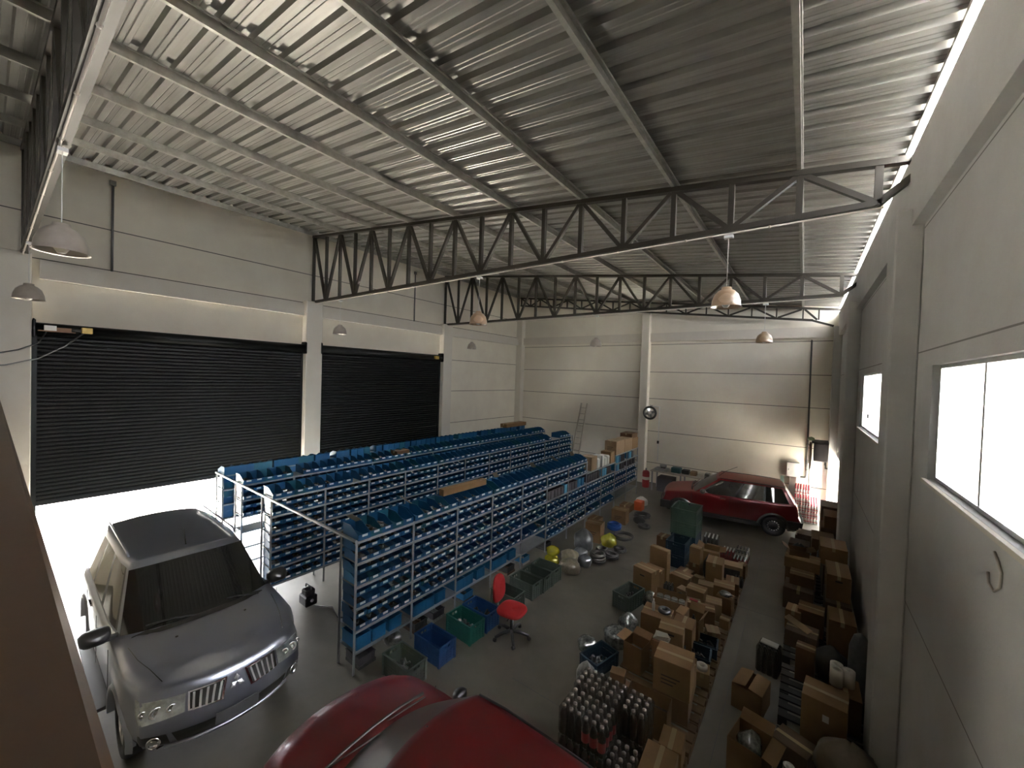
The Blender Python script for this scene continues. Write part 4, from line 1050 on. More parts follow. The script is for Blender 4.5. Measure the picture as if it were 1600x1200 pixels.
hatch(uno, 'dusty red hatchback with black wheel arches parked sideways before the far wall', (10.58, 14.27, 0), R(180+7)).t.scale = (1.05, 1.03, 1.02)
gol = dict(uno); gol.update(paint=M_redn, paint_top=M_redn, W=.80, smooth=False, screen=M_glassdust,
     shoulder=[(-2, .98), (-1.0, .96), (.2, .95), (.75, .945), (1.0, .925), (1.3, .88), (1.6, .80), (1.9, .68)],
     levels=[(.20, .70, 1.66, -1.72), (.27, .76, 1.78, -1.80), (.36, .785, 1.85, -1.85), (.50, .80, 1.87, -1.86), (.62, .80, 1.85, -1.82), (.80, .795, 1.81, -1.78), (.93, .785, 1.78, -1.74), (1.0, .765, 1.73, -1.70)],
     corner=(.10, .08), cf=.19, cr=.15, crown=.055, blacklevels=0, archmat=M_redn, flare=.01,
     glass=[(0.0, .75, .90, -1.70, .20, .08), (.02, .745, .86, -1.68, .20, .08), (1.365, .60, .26, -1.46, .12, .06), (1.405, .575, .20, -1.42, .12, .06)])
hatch(gol, 'red hatchback seen from above, cut off by the bottom edge of the view', (10.22, 2.22, 0), R(180), near=True)
# ================================================================= pallets and goods on the right
M_wood = mat('pallet_wood', (0.19, .12, .062), .8, noise=(7, .6, (.11, .07, .036)), bump=(18, .2))
M_blkp = mat('black_pallet_plastic', (0.02, .019, .018), .6)
PH = .13
PAL = {}
def pallet(label, x, y, m, w=1.15, d=1.12, group=None):
    key = (m.name, w, d)
    if key not in PAL:
        t = thing('pallet', label, 'pallet', (x, y, 0), 0, group)
        for i in range(7):
            p = -d/2+.055+i*(d-.11)/6; MB().box(-w/2, w/2, p-.055, p+.055, PH-.022, PH).build('deck_board', m, t)
        for s in (-1, 0, 1):
            b = MB(); b.box(s*(w/2-.05)-.05, s*(w/2-.05)+.05, -d/2, d/2, 0, .02)
            for q in (-1, 0, 1): b.box(s*(w/2-.05)-.05, s*(w/2-.05)+.05, q*(d/2-.07)-.07, q*(d/2-.07)+.07, .02, PH-.022)
            b.build('bearer', m, t)
        reg(t); PAL[key] = t; return t
    return dup(PAL[key], (x, y, 0), 0, label, group)
XP = 10.98
py = [4.22, 5.40, 6.58, 7.76, 8.94, 10.12]
lab = ['nearest wooden pallet of the middle row, under the shrink-wrapped jars', 'wooden pallet behind the jars, two boards bare beside the empty box', 'wooden pallet carrying the box of stacked flaps and dark trays',
       'wooden pallet under the open box of jar lids', 'wooden pallet beside the green crate stack, nearer one', 'farthest wooden pallet of the middle row, under the red bottle packs']
for y, l in zip(py, lab): pallet(l, XP, y, M_wood)
blab = ['nearest black plastic pallet by the right wall', 'black plastic pallet by the right wall showing bare slats', 'black plastic pallet in the middle of the right-hand pile', 'black plastic pallet whose edge shows beside the aisle', 'farthest black plastic pallet along the right wall']
for y, l in zip([5.35, 6.75, 8.15, 9.55, 10.95], blab): pallet(l, 12.84, y, M_blkp, 1.0, 1.2)
P0 = PH+.001
# ---- shrink-wrapped jars: packs of bottles
M_jar = mat('clear_jars_in_film', (0.075, .065, .052), .15, spec=.7, noise=(30, .6, (.03, .026, .022)), coat=.3)
M_film = mat('shrink_film', (0.20, .17, .13), .18, alpha=.38, spec=.8, bump=(22, .8))
M_redlab = mat('red_bottle_label', (0.42, .03, .04), .5)
M_redb = mat('red_bottle', (0.36, .035, .04), .25, coat=.4, noise=(20, .4, (.22, .02, .03)))
M_capb = mat('brown_jar_cap', (0.07, .054, .038), .35, .1)
def pack(name, label, cat, x, y, z, nx, ny, rad, h, mb, mc, film=True, lab=None, rz=0, group=None, neck=.35):
    t = thing(name, label, cat, (x, y, z), rz, group)
    proto = MB().lathe([(rad*.9, 0), (rad*.97, .01), (rad*.97, h*.62), (rad*.80, h*.74), (rad*neck, h*.86), (rad*neck, h*.93)], 12).mesh('bottle', mb)
    cap = MB().lathe([(rad*neck*1.2, h*.91), (rad*neck*1.2, h), (0, h)], 10).mesh('cap', mc)
    lb = MB().lathe([(rad*.985, h*.18), (rad*.985, h*.52)], 12, caps=False).mesh('bottle_label', lab) if lab else None
    for i in range(nx):
        for j in range(ny):
            p = ((i-(nx-1)/2)*rad*2, (j-(ny-1)/2)*rad*2, 0)
            o = link('bottle', proto, t, p); link('cap', cap, o)
            if lb: link('bottle_label', lb, o)
    if film: MB().cbox(-nx*rad-.003, nx*rad+.003, -ny*rad-.003, ny*rad+.003, .0, h*.965, .02).build('film', M_film, t)
    return t
jl = ['nearest the red car roof', 'second from the red car roof', 'in the middle with red labels showing', 'at the right end beside the cardboard boxes']
zt = P0
rows = [(10.53, 4.02, 2, 'left nearest'), (10.80, 4.02, 2, 'centre with red labels facing the viewer'), (10.50, 4.43, 2, 'left rear'), (10.78, 4.43, 2, 'centre rear'), (11.08, 4.43, 2, 'right rear beside the open brown carton')]
for (x, y, n, w_) in rows:
    for L in range(n):
        pack('jar_pack', 'shrink-wrapped pack of clear jars, %s, %s layer' % (w_, 'upper' if L else 'lower'), 'bottle pack', x, y, zt+L*.31, 3, 4, .046, .305, M_jar, M_capb, lab=M_redlab if 'red labels' in w_ else None, group='shrink-wrapped jar packs', neck=.42)
pack('jar_pack', 'single low pack of clear jars in front of the tall packs, right side', 'bottle pack', 11.07, 4.02, zt, 3, 4, .046, .305, M_jar, M_capb, group='shrink-wrapped jar packs', neck=.42)
carton('orange-brown closed box at the bottom edge between red car and jars', 10.88, 3.73, P0, .50, .18, .30, R(0), 1) if False else None
carton('orange-brown closed box at the bottom edge below the red-labelled jars', 10.90, 3.55, .0, .60, .20, .46, 0, 1)
# ---- cartons of the middle row, near to far
carton('closed tan box low beside the jars, before the open brown box', 11.42, 4.62, P0, .24, .30, .26, R(4), 1, tape=True)
carton('closed box with a taped top right next to the jars', 11.38, 4.24, P0, .32, .40, .28, R(3), 1)
open_carton('open brown box with a loose red strip inside, before the biggest carton', 11.06, 4.90, P0, .50, .26, .38, R(2), 0, flaps=(0, 0, 0, 0), fill=M_part1)
carton('lower brown carton supporting the biggest closed carton', 11.24, 5.36, P0, .42, .38, .30, R(4), 2)
carton('biggest closed tan carton of the middle row, half-open seam on top', 11.24, 5.36, P0+.302, .44, .38, .42, R(4), 1, printed=True)
carton('brown carton behind the biggest tan one', 11.24, 5.80, P0, .34, .30, .40, R(4), 0)
carton('small tan box on the pallet edge beside a white tape roll', 11.44, 6.12, P0, .20, .24, .20, R(10), 3)
M_wt = mat('white_roll', (0.65, .62, .56), .6)
M_cream = mat('cream_cloth', (0.62, .58, .50), .8, bump=(12, .6))
b = MB(); b.lathe([(.035, 0), (.075, 0), (.075, .05), (.035, .05), (.035, 0)], 20); tag(b.build('tape_roll', M_wt, None, (11.44, 6.10, P0+.202)), 'white tape roll on a small tan box at the pallet edge', 'tape roll')
open_carton('brown flap-open box at the left of the biggest carton', 10.60, 5.82, P0, .28, .28, .38, R(-8), 0, flaps=(0, 1, 1, 0), ang=(0, 5, 20, 0), fill=M_part3)
carton('narrow brown box carrying folded white papers', 10.90, 6.02, P0, .22, .22, .44, R(3), 2)
b = MB()
for i in range(4): b.box(-.11+.01*i, .11-.008*i, -.07, .07, i*.018, i*.018+.013, 0, Matrix.Rotation(R(i*7), 4, 'Z'))
tag(b.build('folded_papers', M_cream, None, (10.90, 6.02, P0+.441)), 'small heap of folded white papers on a narrow brown box', 'papers')
crate('dark blue shallow crate at the left pallet edge beside crumpled bags', M_cd, 10.10, 5.62, 0, R(75), L=.50, Wd=.32, H=.22, junk=[M_part2, M_dark], seed=9)
bag('black and white striped bag beside the dark blue crate', mat('striped_bag', (0.10, .10, .10), .4, noise=(6, .95, (.55, .55, .52)), bump=(12, .5)), 10.12, 5.16, .15, .12, .34, 21)
M_clear = mat('crumpled_clear_film', (0.30, .31, .28), .15, noise=(18, .9, (.06, .066, .06)), bump=(20, 1.0), spec=.8)
bag('heap of crumpled clear plastic film on the floor by the pallets', M_clear, 10.12, 6.30, .24, .20, .30, 22)
bag('smaller heap of crumpled clear plastic film, nearer the camera side of the first', M_clear, 9.78, 5.86, .15, .15, .22, 23)
bag('clump of clear film topping the larger plastic heap, beside the tan boxes', M_clear, 10.16, 6.68, .17, .16, .36, 24)
# third pallet
carton('large brown carton carrying a white bottle and a loose tape, left edge of the row', 10.66, 6.62, P0, .44, .38, .48, R(4), 0)
b = MB(); b.lathe([(.022, 0), (.024, .01), (.024, .13), (.010, .16), (.010, .19), (0, .19)], 12); tag(b.build('white_bottle', M_white, None, (10.60, 6.60, P0+.482)), 'slim white bottle standing on the large brown carton', 'bottle')
t = tag(MB().lathe([(.05, 0), (.10, .01), (.10, .05), (.05, .06), (.05, 0)], 18).build('strap_roll', M_dark, None, (10.76, 6.66, P0+.482)), 'dark strap roll beside the slim white bottle', 'strap roll')
carton('lower of the two folded-flap cartons in the middle of the row', 10.98, 6.26, P0, .32, .34, .28, R(5), 1)
carton('upper of the two folded-flap cartons in the middle of the row', 10.98, 6.26, P0+.282, .34, .34, .27, R(8), 1, slots=True)
carton('brown carton just behind the folded-flap pair', 11.06, 6.68, P0, .30, .34, .44, R(2), 0)
for k, (x, y) in enumerate([(11.30, 6.52), (11.34, 6.86)]):
    crate(['dark shallow tray on the pallet behind the biggest tan carton', 'dark shallow tray farther along the pallet, next to the small orange box'][k], M_cd, x, y, P0, R(5), L=.36, Wd=.30, H=.16, junk=[M_dark, M_part3], seed=30+k)
carton('small orange-brown box with a torn top at the right pallet edge', 11.40, 7.16, P0, .20, .22, .22, R(20), 3)
open_carton('tall open carton with a black bottle sticking out', 11.13, 7.04, P0, .24, .30, .40, R(-5), 1, flaps=(1, 1, 1, 0), ang=(55, 10, 60, 0), fill=M_part1)
b = MB(); b.lathe([(.035, 0), (.035, .12), (.014, .16), (.014, .19), (0, .19)], 12); tag(b.build('black_bottle', M_dark, None, (11.13, 7.02, P0+.225)), 'black bottle standing inside the tall open carton', 'bottle')
# open box with jar lids
ox = open_carton('long open carton holding two rows of round jar lids', 10.68, 7.32, P0, .52, .36, .44, R(6), 1, flaps=(0, 0, 0, 0))
M_lid = mat('pale_jar_lid', (0.36, .34, .29), .4, .3)
c6, s6 = math.cos(R(6)), math.sin(R(6))
lidm = MB().lathe([(.055, .0), (.055, .36), (.052, .37), (.046, .366), (0, .366)], 18).mesh('jar', M_lid)
for i in range(4):
    for j in range(2):
        px, pyy = (i-1.5)*.122, (j-.5)*.15
        tag(link('jar', lidm, None, (10.68+px*c6-pyy*s6, 7.32+px*s6+pyy*c6, P0+.006)), 'pale-lidded jar in the open carton, %s in the %s row' % (['first', 'second', 'third', 'last'][i], ['front', 'back'][j]), 'jar', 'jars in the long open carton')
carton('lower half-seen carton right of the open box of jars', 11.22, 7.62, P0, .26, .24, .30, R(12), 0)
carton('small taped box by two stacked flat ones at the pallet edge', 11.28, 7.96, P0, .26, .26, .30, R(8), 3)
carton('flat dusty carton with crumpled film, second from the pallet edge', 11.42, 8.28, P0, .26, .24, .30, R(-6), 1)
bag('crumpled film lying on the flat dusty carton', M_clear, 11.42, 8.27, .11, .09, .08, 31, z=P0+.301)
carton('paper-topped carton in the centre of the fourth pallet', 10.96, 8.10, P0, .32, .28, .36, R(-4), 1)
carton('small red-printed box between the jar carton and paper-topped carton', 10.98, 7.78, P0, .22, .20, .26, R(14), 2)
tag(MB().box(-.07, .07, -.03, .03, 0, .012).build('red_strip', M_redb, None, (10.98, 7.78, P0+.262)), 'small red object lying on the little box', 'strip')
bag('black bag squeezed between cartons at the middle of the row', M_hose, 10.72, 7.80, .15, .11, .30, 32, z=P0)
bag('grey crumpled bag beside the dark green crate and hand-hole cartons', M_clear, 10.22, 7.75, .16, .13, .30, 33)
# fourth/fifth pallets left part
carton('tan carton with a hand-hole standing at the left edge of the row', 9.98, 8.18, 0, .42, .30, .54, R(-14), 1, slots=True)
carton('carton lying behind the hand-hole carton', 10.02, 8.52, 0, .38, .28, .42, R(-10), 0)
carton('upright flat orange-brown carton before the stack of crates', 10.06, 8.86, 0, .40, .16, .74, R(-12), 1)
carton('low brown carton between the upright flat one and the taped one', 10.36, 8.42, 0, .22, .36, .40, R(-8), 0) if False else None
carton('taped brown carton near the centre, left of the paper-topped one', 10.62, 8.46, P0, .34, .30, .36, R(-12), 0)
carton('flat wide carton lying in front of the blue crates', 10.55, 8.88, P0, .30, .40, .24, R(-10), 2)
carton('lower of two narrow cartons right of the blue crates', 10.70, 9.30, P0, .22, .26, .34, R(-4), 0)
carton('upper of two narrow cartons right of the blue crates', 10.70, 9.30, P0+.342, .22, .22, .34, R(-6), 1)
carton('flat small carton with its flaps shut behind the paper-topped one', 11.04, 8.62, P0, .30, .22, .26, R(8), 3)
carton('wide carton with worn top at the right pallet edge', 11.34, 8.70, P0, .36, .34, .32, R(6), 1)
bag('dark loose parts heap between narrow cartons and the tall one', M_part3, 10.92, 9.48, .10, .16, .5, 36, z=P0)
carton('tall closed carton standing alone in the fifth pallet', 11.12, 9.00, P0, .30, .40, .62, R(3), 1)
carton('flat low carton beside the foot of the tall closed carton', 11.42, 9.22, P0, .24, .36, .22, R(6), 0)
open_carton('open carton behind the tall closed one, flaps spread', 10.88, 10.02, P0, .34, .34, .46, R(5), 1, flaps=(1, 1, 0, 1), ang=(10, 30, -20, 0), fill=M_part1)
carton('cut-away display carton of dark packets on the farthest pallet', 11.34, 9.74, P0, .40, .28, .34, R(5), 3)
b = MB(); b.box(-.15, .15, -.004, 0, .05, .27); tag(b.build('packet_front', M_part3, None, (11.355, 9.595, P0), (0, 0, R(5))), 'dark packets showing through the front of the display carton', 'packets')
carton('small brown carton at the far left, behind the blue crates', 9.72, 10.38, 0, .26, .28, .46, R(-6), 2)
crate('bottom dark blue crate of the tall crate stack', M_cd, 10.16, 10.34-.30, 0, R(88), L=.58, Wd=.42, H=.30)
crate('second dark blue crate of the tall crate stack', M_cd, 10.16, 10.34-.30, .301, R(88), L=.58, Wd=.42, H=.30)
crate('lower green crate of the tall crate stack', M_cgr, 10.18, 10.66, .0, R(90), L=.68, Wd=.55, H=.30) if False else None
crate('dark crate hidden at the bottom beneath the two green crates', M_cd, 10.18, 10.70, .0, R(90), L=.68, Wd=.56, H=.30)
crate('dark crate second from the floor beneath the two green crates', M_cd, 10.18, 10.70, .301, R(90), L=.68, Wd=.56, H=.30)
crate('lower of the two green crates on top of the tall stack', M_cgr, 10.18, 10.68, .602, R(90), L=.72, Wd=.58, H=.31)
crate('uppermost green crate of the tall stack beside the red hatchback', M_cgr, 10.18, 10.68, .925, R(90), L=.72, Wd=.58, H=.31)
pack('bottle_pack', 'dark bottles in film on the floor right of the green crates', 'bottle pack', 10.62, 11.55, 0, 4, 4, .045, .34, M_dark, M_white, rz=R(4))
carton('brown carton right of the green crates at the back of the row', 10.86, 10.44, P0, .32, .30, .34, R(4), 1)
for k, (x, y, l) in enumerate([(11.13, 10.34, 'left one of the front pair'), (11.42, 10.30, 'right one of the front pair'), (11.15, 10.66, 'left one behind the front pair')]):
    pack('red_bottle_pack', 'shrink-wrapped pack of red bottles, '+l, 'bottle pack', x, y, P0, 4, 4, .034, .30, M_redb, M_white if k else M_redb, group='red bottle packs')
for k, (x, y, l) in enumerate([(11.42, 10.60, 'nearer one'), (11.42, 10.88, 'farther one')]):
    pack('cream_bottle_pack', 'pack of dark-striped pale bottles at the pallet end, '+l, 'bottle pack', x, y, P0, 4, 3, .034, .34, M_cream, M_dark, lab=M_redb, group='striped bottle packs')
# small goods wedged between the cartons
NW = ['nearest', 'second nearest', 'third', 'fourth', 'fifth', 'farthest']; SW = ['rack side', 'middle', 'aisle side']
rr = random.Random(5)
spots = [(3, 0, 10.46, 8.06), (3, 1, 10.74, 8.06), (3, 2, 11.50, 7.72), (4, 0, 10.42, 8.60), (4, 1, 10.86, 8.80), (4, 2, 11.50, 9.50), (5, 0, 10.62, 9.66), (5, 1, 10.90, 9.72), (5, 2, 11.50, 10.02), (1, 0, 10.52, 5.30), (2, 0, 10.50, 6.98)]
for n_, s_, x, y in spots:
    w_, d_, h_ = rr.uniform(.13, .20), rr.uniform(.13, .20), rr.uniform(.14, .30)
    if (n_+s_) % 3 == 0:
        pack('dark_bottle_pack', 'small pack of dark bottles wedged on the %s wooden pallet, %s' % (NW[n_], SW[s_]), 'bottle pack', x, y, P0, 3, 3, .028, h_+.02, M_part3, M_dark)
    else:
        carton('small brown parts box wedged on the %s wooden pallet, %s' % (NW[n_], SW[s_]), x, y, P0, w_, d_, h_, rr.uniform(-.3, .3), rr.randrange(4), tape=rr.random() < .5)
# ---- right-hand pile by the wall
Q0 = PH+.001
M_gcard = [M_carton[4], M_carton[2], M_carton[0]]
open_carton('open-flapped brown carton near the bottom right with crumpled film on it', 12.12, 5.12, 0, .34, .38, .46, R(-12), 0, flaps=(1, 0, 1, 0), ang=(-10, 0, 30, 0))
bag('crumpled film bulging out of the open carton by the lower right aisle', M_clear, 12.12, 5.12, .12, .14, .26, 41, z=.26)
open_carton('carton with loosely folded flaps at the aisle side of the right pile', 12.03, 6.28, 0, .36, .42, .32, R(-10), 1, flaps=(1, 1, 0, 0), ang=(172, 168, 60, 60), fl=.165)
carton('large square brown carton with a white tag, in front of the paper rolls', 12.80, 6.02, Q0, .42, .40, .60, R(-6), 1)
tag(MB().box(-.03, .03, -.002, 0, -.04, .04).build('shipping_tag', M_cream, None, (12.80, 5.815, Q0+.42), (0, 0, R(-6))), 'small pale tag on the front of the large square brown carton', 'tag')
carton('brown carton against the wall, right of the large square one', 13.08, 6.52, Q0, .24, .34, .42, 0, 2) if False else None
carton('dark carton against the wall behind the large square one', 13.02, 6.58, Q0, .30, .44, .44, 0, 2)
t = thing('roll_pack', 'pack of three white paper rolls in film, on the dark carton', 'paper rolls', (12.98, 6.60, Q0+.441), R(30))
for i, (dx, dz) in enumerate([(-.07, 0), (.07, 0), (0, .115)]):
    M = Matrix.Translation((dx, (.09 if dz else -.02), .10))
    MB().lathe([(.022, -.10), (.068, -.10), (.068, .10), (.022, .10), (.022, -.10)], 20, M=M).build('paper_roll', M_wt, t)
tag(MB().lathe([(0, 0), (.10, .02), (.12, .30), (.115, .70), (.07, .86), (.02, .90), (0, .90)], 16).build('wrapped_roll', M_cream if False else M_gbag, None, (13.20, 7.16, Q0)), 'tall film-wrapped roll standing against the right wall', 'wrapped roll')
bag('large transparent sack slumped at the bottom right against the wall', mat('beige_sack', (0.24, .20, .15), .35, noise=(6, .6, (.15, .12, .09)), bump=(8, .9)), 12.98, 5.48, .26, .24, .50, 42, z=Q0)
canm = MB().lathe([(.055, 0), (.055, .14), (.050, .145), (.046, .135), (.025, .135), (.022, .14), (0, .14)], 20).mesh('can', mat('tin_can', (0.34, .32, .28), .3, .8))
for i, (x, y) in enumerate([(12.66, 5.12), (12.56, 5.02), (12.68, 4.98), (12.48, 5.22)]):
    tag(link('tin_can', canm, None, (x, y, Q0)), 'shiny-lidded tin can, %s of the small group at the bottom right' % ['farthest', 'middle', 'rightmost', 'leftmost'][i], 'can', 'cans at the bottom right')
carton('flattened dark carton between the film-topped carton and the cans', 12.52, 5.55, Q0, .36, .30, .20, R(-20), 4)
pack('dark_bottle_pack', 'crate-like pack of dark bottles with a white top, aisle side of the right pile', 'bottle pack', 12.18, 7.22, 0, 4, 4, .036, .40, M_part3, M_dark, rz=R(-10))
tag(MB().box(-.11, .11, -.06, .06, 0, .02).build('white_sheet', M_white, None, (12.18, 7.24, .402), (0, 0, R(-10))), 'white sheet lying on the dark bottle pack', 'sheet')
carton('narrow upright brown carton behind the black slatted pallet', 12.62, 7.14, Q0, .22, .20, .48, R(-6), 2)
bag('dark grey plastic-wrapped bundle behind the paper rolls', M_hose, 12.92, 7.40, .22, .16, .46, 43, z=Q0)
b = MB(); b.box(-.19, .19, -.07, .07, -.004, .004, 0, Euler((R(8), R(10), R(-30))).to_matrix().to_4x4())
tag(b.build('loose_flap', M_carton[3], None, (12.52, 8.05, Q0+.32)), 'loose pale cardboard flap lying across the right pile', 'cardboard')
carton('brown carton under the loose cardboard flap', 12.58, 8.05, Q0, .42, .38, .26, R(-6), 4)
carton('small tan carton at the aisle edge of the right pile', 12.46, 8.56, Q0, .22, .30, .34, R(-6), 1)
carton('medium brown carton left of the wall-side block', 12.70, 8.62, Q0, .36, .36, .40, R(-4), 0)
carton('square brown carton against the right wall, halfway along the pile', 13.08, 8.30, Q0, .34, .50, .56, 0, 0)
carton('lower block carton below the tilted wide one', 13.08, 9.30, Q0, .36, .80, .46, 0, 4)
carton('wide carton standing on the lower block by the wall', 13.08, 9.42, Q0+.461, .34, .72, .44, 0, 0, slots=True)
carton('brown carton under the long flat one at the aisle', 12.52, 9.42, Q0, .46, .50, .40, R(-3), 4)
carton('smaller brown carton stacked on the aisle-side brown one', 12.56, 9.56, Q0+.401, .38, .34, .20, R(-2), 0)
carton('tall supporting carton beneath the long flat pale one', 12.54, 10.18, Q0, .50, .50, .52, R(-3), 2)
carton('long flat pale carton on top near the far end of the aisle', 12.56, 10.12, Q0+.521, .58, .44, .20, R(-3), 1)
open_carton('shallow open carton with spread flaps on top of the long flat one', 12.48, 10.22, Q0+.722, .34, .28, .12, R(10), 0, flaps=(1, 1, 0, 0), ang=(20, 30, 0, 0), fl=.12)
carton('lower carton of the wall stack before the far end', 13.10, 10.62, Q0, .40, .80, .62, 0, 4)
carton('topmost pale-lidded carton of the wall stack', 13.06, 10.62, Q0+.622, .44, .66, .36, 0, 1)
tag(MB().lathe([(.04, 0), (.055, .02), (.05, .5), (.03, .55), (0, .55)], 12).build('wrapped_tube', M_part2, None, (12.46, 10.72, Q0)), 'upright film-wrapped tube on the far black pallet', 'wrapped roll') if False else None
bag('black sack heaped at the aisle side of the far end', M_hose, 12.50, 11.20, .24, .26, .62, 44, z=Q0)
bag('grey film-covered bundle next to the black sack', M_gbag, 12.94, 11.26, .12, .12, .70, 45, z=Q0)
for i, (y, z, h, w) in enumerate([(11.75, 0, .45, .42), (11.75, .451, .40, .42), (12.55, 0, .50, .46), (12.55, .501, .42, .46), (12.55, .922, .30, .40), (13.35, 0, .50, .44), (13.35, .501, .46, .44), (13.35, .962, .30, .44)]):
    carton('grey-brown carton of the far wall-side stacks, %s in the %s stack' % (['bottom', 'second', 'third'][0 if z == 0 else (1 if z < .9 else 2)], ['first', 'middle', 'last'][int((y-11.7)/.8+.01)]), XW-(.25 if y < 12.1 else .03)-w/2, y+.12, z+(Q0 if y < 11.6 else 0), w, .70, h, 0, [4, 2, 4, 4, 2, 4, 0, 4][i], tape=False)
for k, (x, y, z, h) in enumerate([(12.50, 12.14, 0, .50), (12.66, 12.65, 0, .62), (12.62, 13.15, 0, .42)]):
    carton(['grey-brown carton beside the black sack, low', 'taller grey-brown carton at the aisle beyond the black sack', 'last low carton before the white bottle packs'][k], x, y, z, .40, .46, h, R(-4), 4, tape=False)
# ---- far corner
M_milk = mat('white_bottles', (0.82, .82, .80), .3)
M_redc = mat('red_caps', (0.60, .02, .05), .4)
kk = 0
for gy, hh in ((15.9, 4), (16.35, 5), (16.8, 5)):
    for gx in range(3):
        for L in range(hh if gx < 2 else 3):
            kk += 1
            b = MB(); w, d, h = .105, .20, .195
            x, y, z = 12.42+gx*.215, gy, L*(h+.003)
            t = link('milk_pack', None, None) if False else None
            if kk == 1:
                bb2 = MB()
                for i in range(3):
                    for j in range(4):
                        px, pp = (i-1)*.07, (j-1.5)*.10
                        bb2.lathe([(.031, 0), (.033, .008), (.033, .13), (.016, .16), (.016, .17)], 10, 0, Matrix.Translation((px, pp, 0)))
                        bb2.lathe([(.019, .165), (.019, .192), (0, .192)], 8, 1, Matrix.Translation((px, pp, 0)))
                        bb2.lathe([(.0335, .055), (.0335, .075)], 10, 1, Matrix.Translation((px, pp, 0)))
                MK = bb2.mesh('milk_pack', [M_milk, M_redc])
            o = link('bottle_pack', MK, None, (x, y, z+.001))
            tag(o, 'red-capped white bottle pack, %s layer, %s column, %s row' % (['bottom', 'second', 'third', 'fourth', 'topmost'][L], ['left', 'middle', 'right'][gx], {15.9: 'front', 16.35: 'middle', 16.8: 'rear'}[gy]), 'bottle pack', 'white bottle packs with red caps')
M_panel = mat('grey_white_panel', (0.62, .63, .62), .45)
t = thing('electrical_box', 'pale grey electrical cabinet on the far wall right of the red hatchback', 'electrical cabinet', (12.24, YD-.002, 1.16))
MB().cbox(-.19, .19, -.16, 0, 0, .50, .008).build('housing', M_panel, t); MB().box(-.175, .175, -.172, -.161, .015, .485).build('door', M_panel, t); MB().box(-.14, -.12, -.18, -.172, .22, .28).build('lock', M_dark, t)
tag(MB().box(-.10, .10, -.08, 0, 0, 1.14).build('cable_duct', mat('brown_duct', (0.24, .21, .20), .6), None, (12.24, YD-.002, .01)), 'brown-grey cable duct running down below the electrical cabinet', 'cable duct')
b = MB(); b.tube([(12.60, YD-.04, 6.0), (12.62, YD-.04, 2.0), (12.62, YD-.04, 1.25), (12.60, YD-.04, 1.18), (12.45, YD-.04, 1.17)], .026, 10)
for z in (2.35, 1.75, 1.45): b.tube([(12.62, YD-.04, z-.02), (12.62, YD-.04, z+.02)], .038, 10)
tag(b.build('wall_pipe', M_pipe), 'long dark vertical pipe on the far wall near the right corner', 'pipe')
b = MB(); b.tube([(12.70, YD-.04, 2.35), (12.70, YD-.04, 1.72), (12.64, YD-.04, 1.70)], .02, 8); b.tube([(12.70, YD-.04, 2.30), (12.70, YD-.04, 2.36)], .034, 8)
tag(b.build('wall_pipe', M_pipe), 'short grey pipe beside the long vertical one at the far corner', 'pipe')
b = MB(); b.tube([(11.9, YD-.03, .86), (13.05, YD-.03, .86)], .014, 6); tag(b.build('wall_pipe', M_pipe), 'thin horizontal pipe low on the far wall near the corner', 'pipe')
M_cloth = mat('beige_cloth', (0.55, .48, .40), .85, bump=(10, .6))
t = thing('wall_cabinet', 'dark box-like cabinet high in the right corner with a pale cloth hanging from it', 'cabinet', (13.02, 16.60, 1.95))
MB().cbox(-.24, .14, -.42, .28, 0, .58, .02).build('housing', M_dbox, t); MB().box(-.30, .14, -.46, .30, .581, .63).build('top_board', M_dark, t)
b = MB(); b.box(.06, .10, -.3, -.26, -.2, 0); b.box(.06, .14, -.3, -.26, -.24, -.2); b.box(.06, .10, .2, .24, -.2, 0); b.build('wall_bracket', M_dark, t)
rows = []
for i in range(8):
    z = 2.50-i*.12; rows.append([(12.70+.03*math.sin(j*1.3+i*.4)+.10*j/12*0, 16.35+.045*j, z-.05*math.sin(j*.9)*(i/7)) for j in range(11)])
o = MB().grid([[(p[0], p[1], p[2]) for p in r_] for r_ in rows]).build('cloth', M_cloth); md = o.modifiers.new('t', 'SOLIDIFY'); md.thickness = .006
tag(o, 'pale beige cloth hanging from the dark corner cabinet', 'cloth')
bag('green-white plant-like bundle on the cabinet corner above the cloth', mat('pale_green_bundle', (0.30, .42, .22), .6, noise=(20, .6, (.55, .55, .45))), 12.70, 16.45, .10, .10, .12, 50, z=2.581, name='bundle', cat='bundle')
M_board2 = mat('white_board_panel', (0.74, .74, .72), .4)
tag(MB().cbox(-.28, .28, -.025, 0, 0, 1.1, .006).build('wall_board', M_board2, None, (12.98, YD-.002, .92)), 'large white panel fixed to the far wall in the right corner', 'panel')
tag(MB().box(-.05, .05, -.012, 0, 0, .26).build('green_bottle_holder', mat('pale_green_glass', (0.35, .5, .42), .2), None, (11.93, YD-.002, .86)), 'small pale green plate on the wall left of the electrical cabinet', 'plate')
# frame of the open side door
b = MB(); b.box(XW+.02, XW+.08, SD[0], SD[0]+.05, 0, SD[3]); b.box(XW+.02, XW+.08, SD[1]-.05, SD[1], 0, SD[3]); b.box(XW+.02, XW+.08, SD[0]+.05, SD[1]-.05, SD[3]-.05, SD[3]); struct('door_1', b, M_alu)
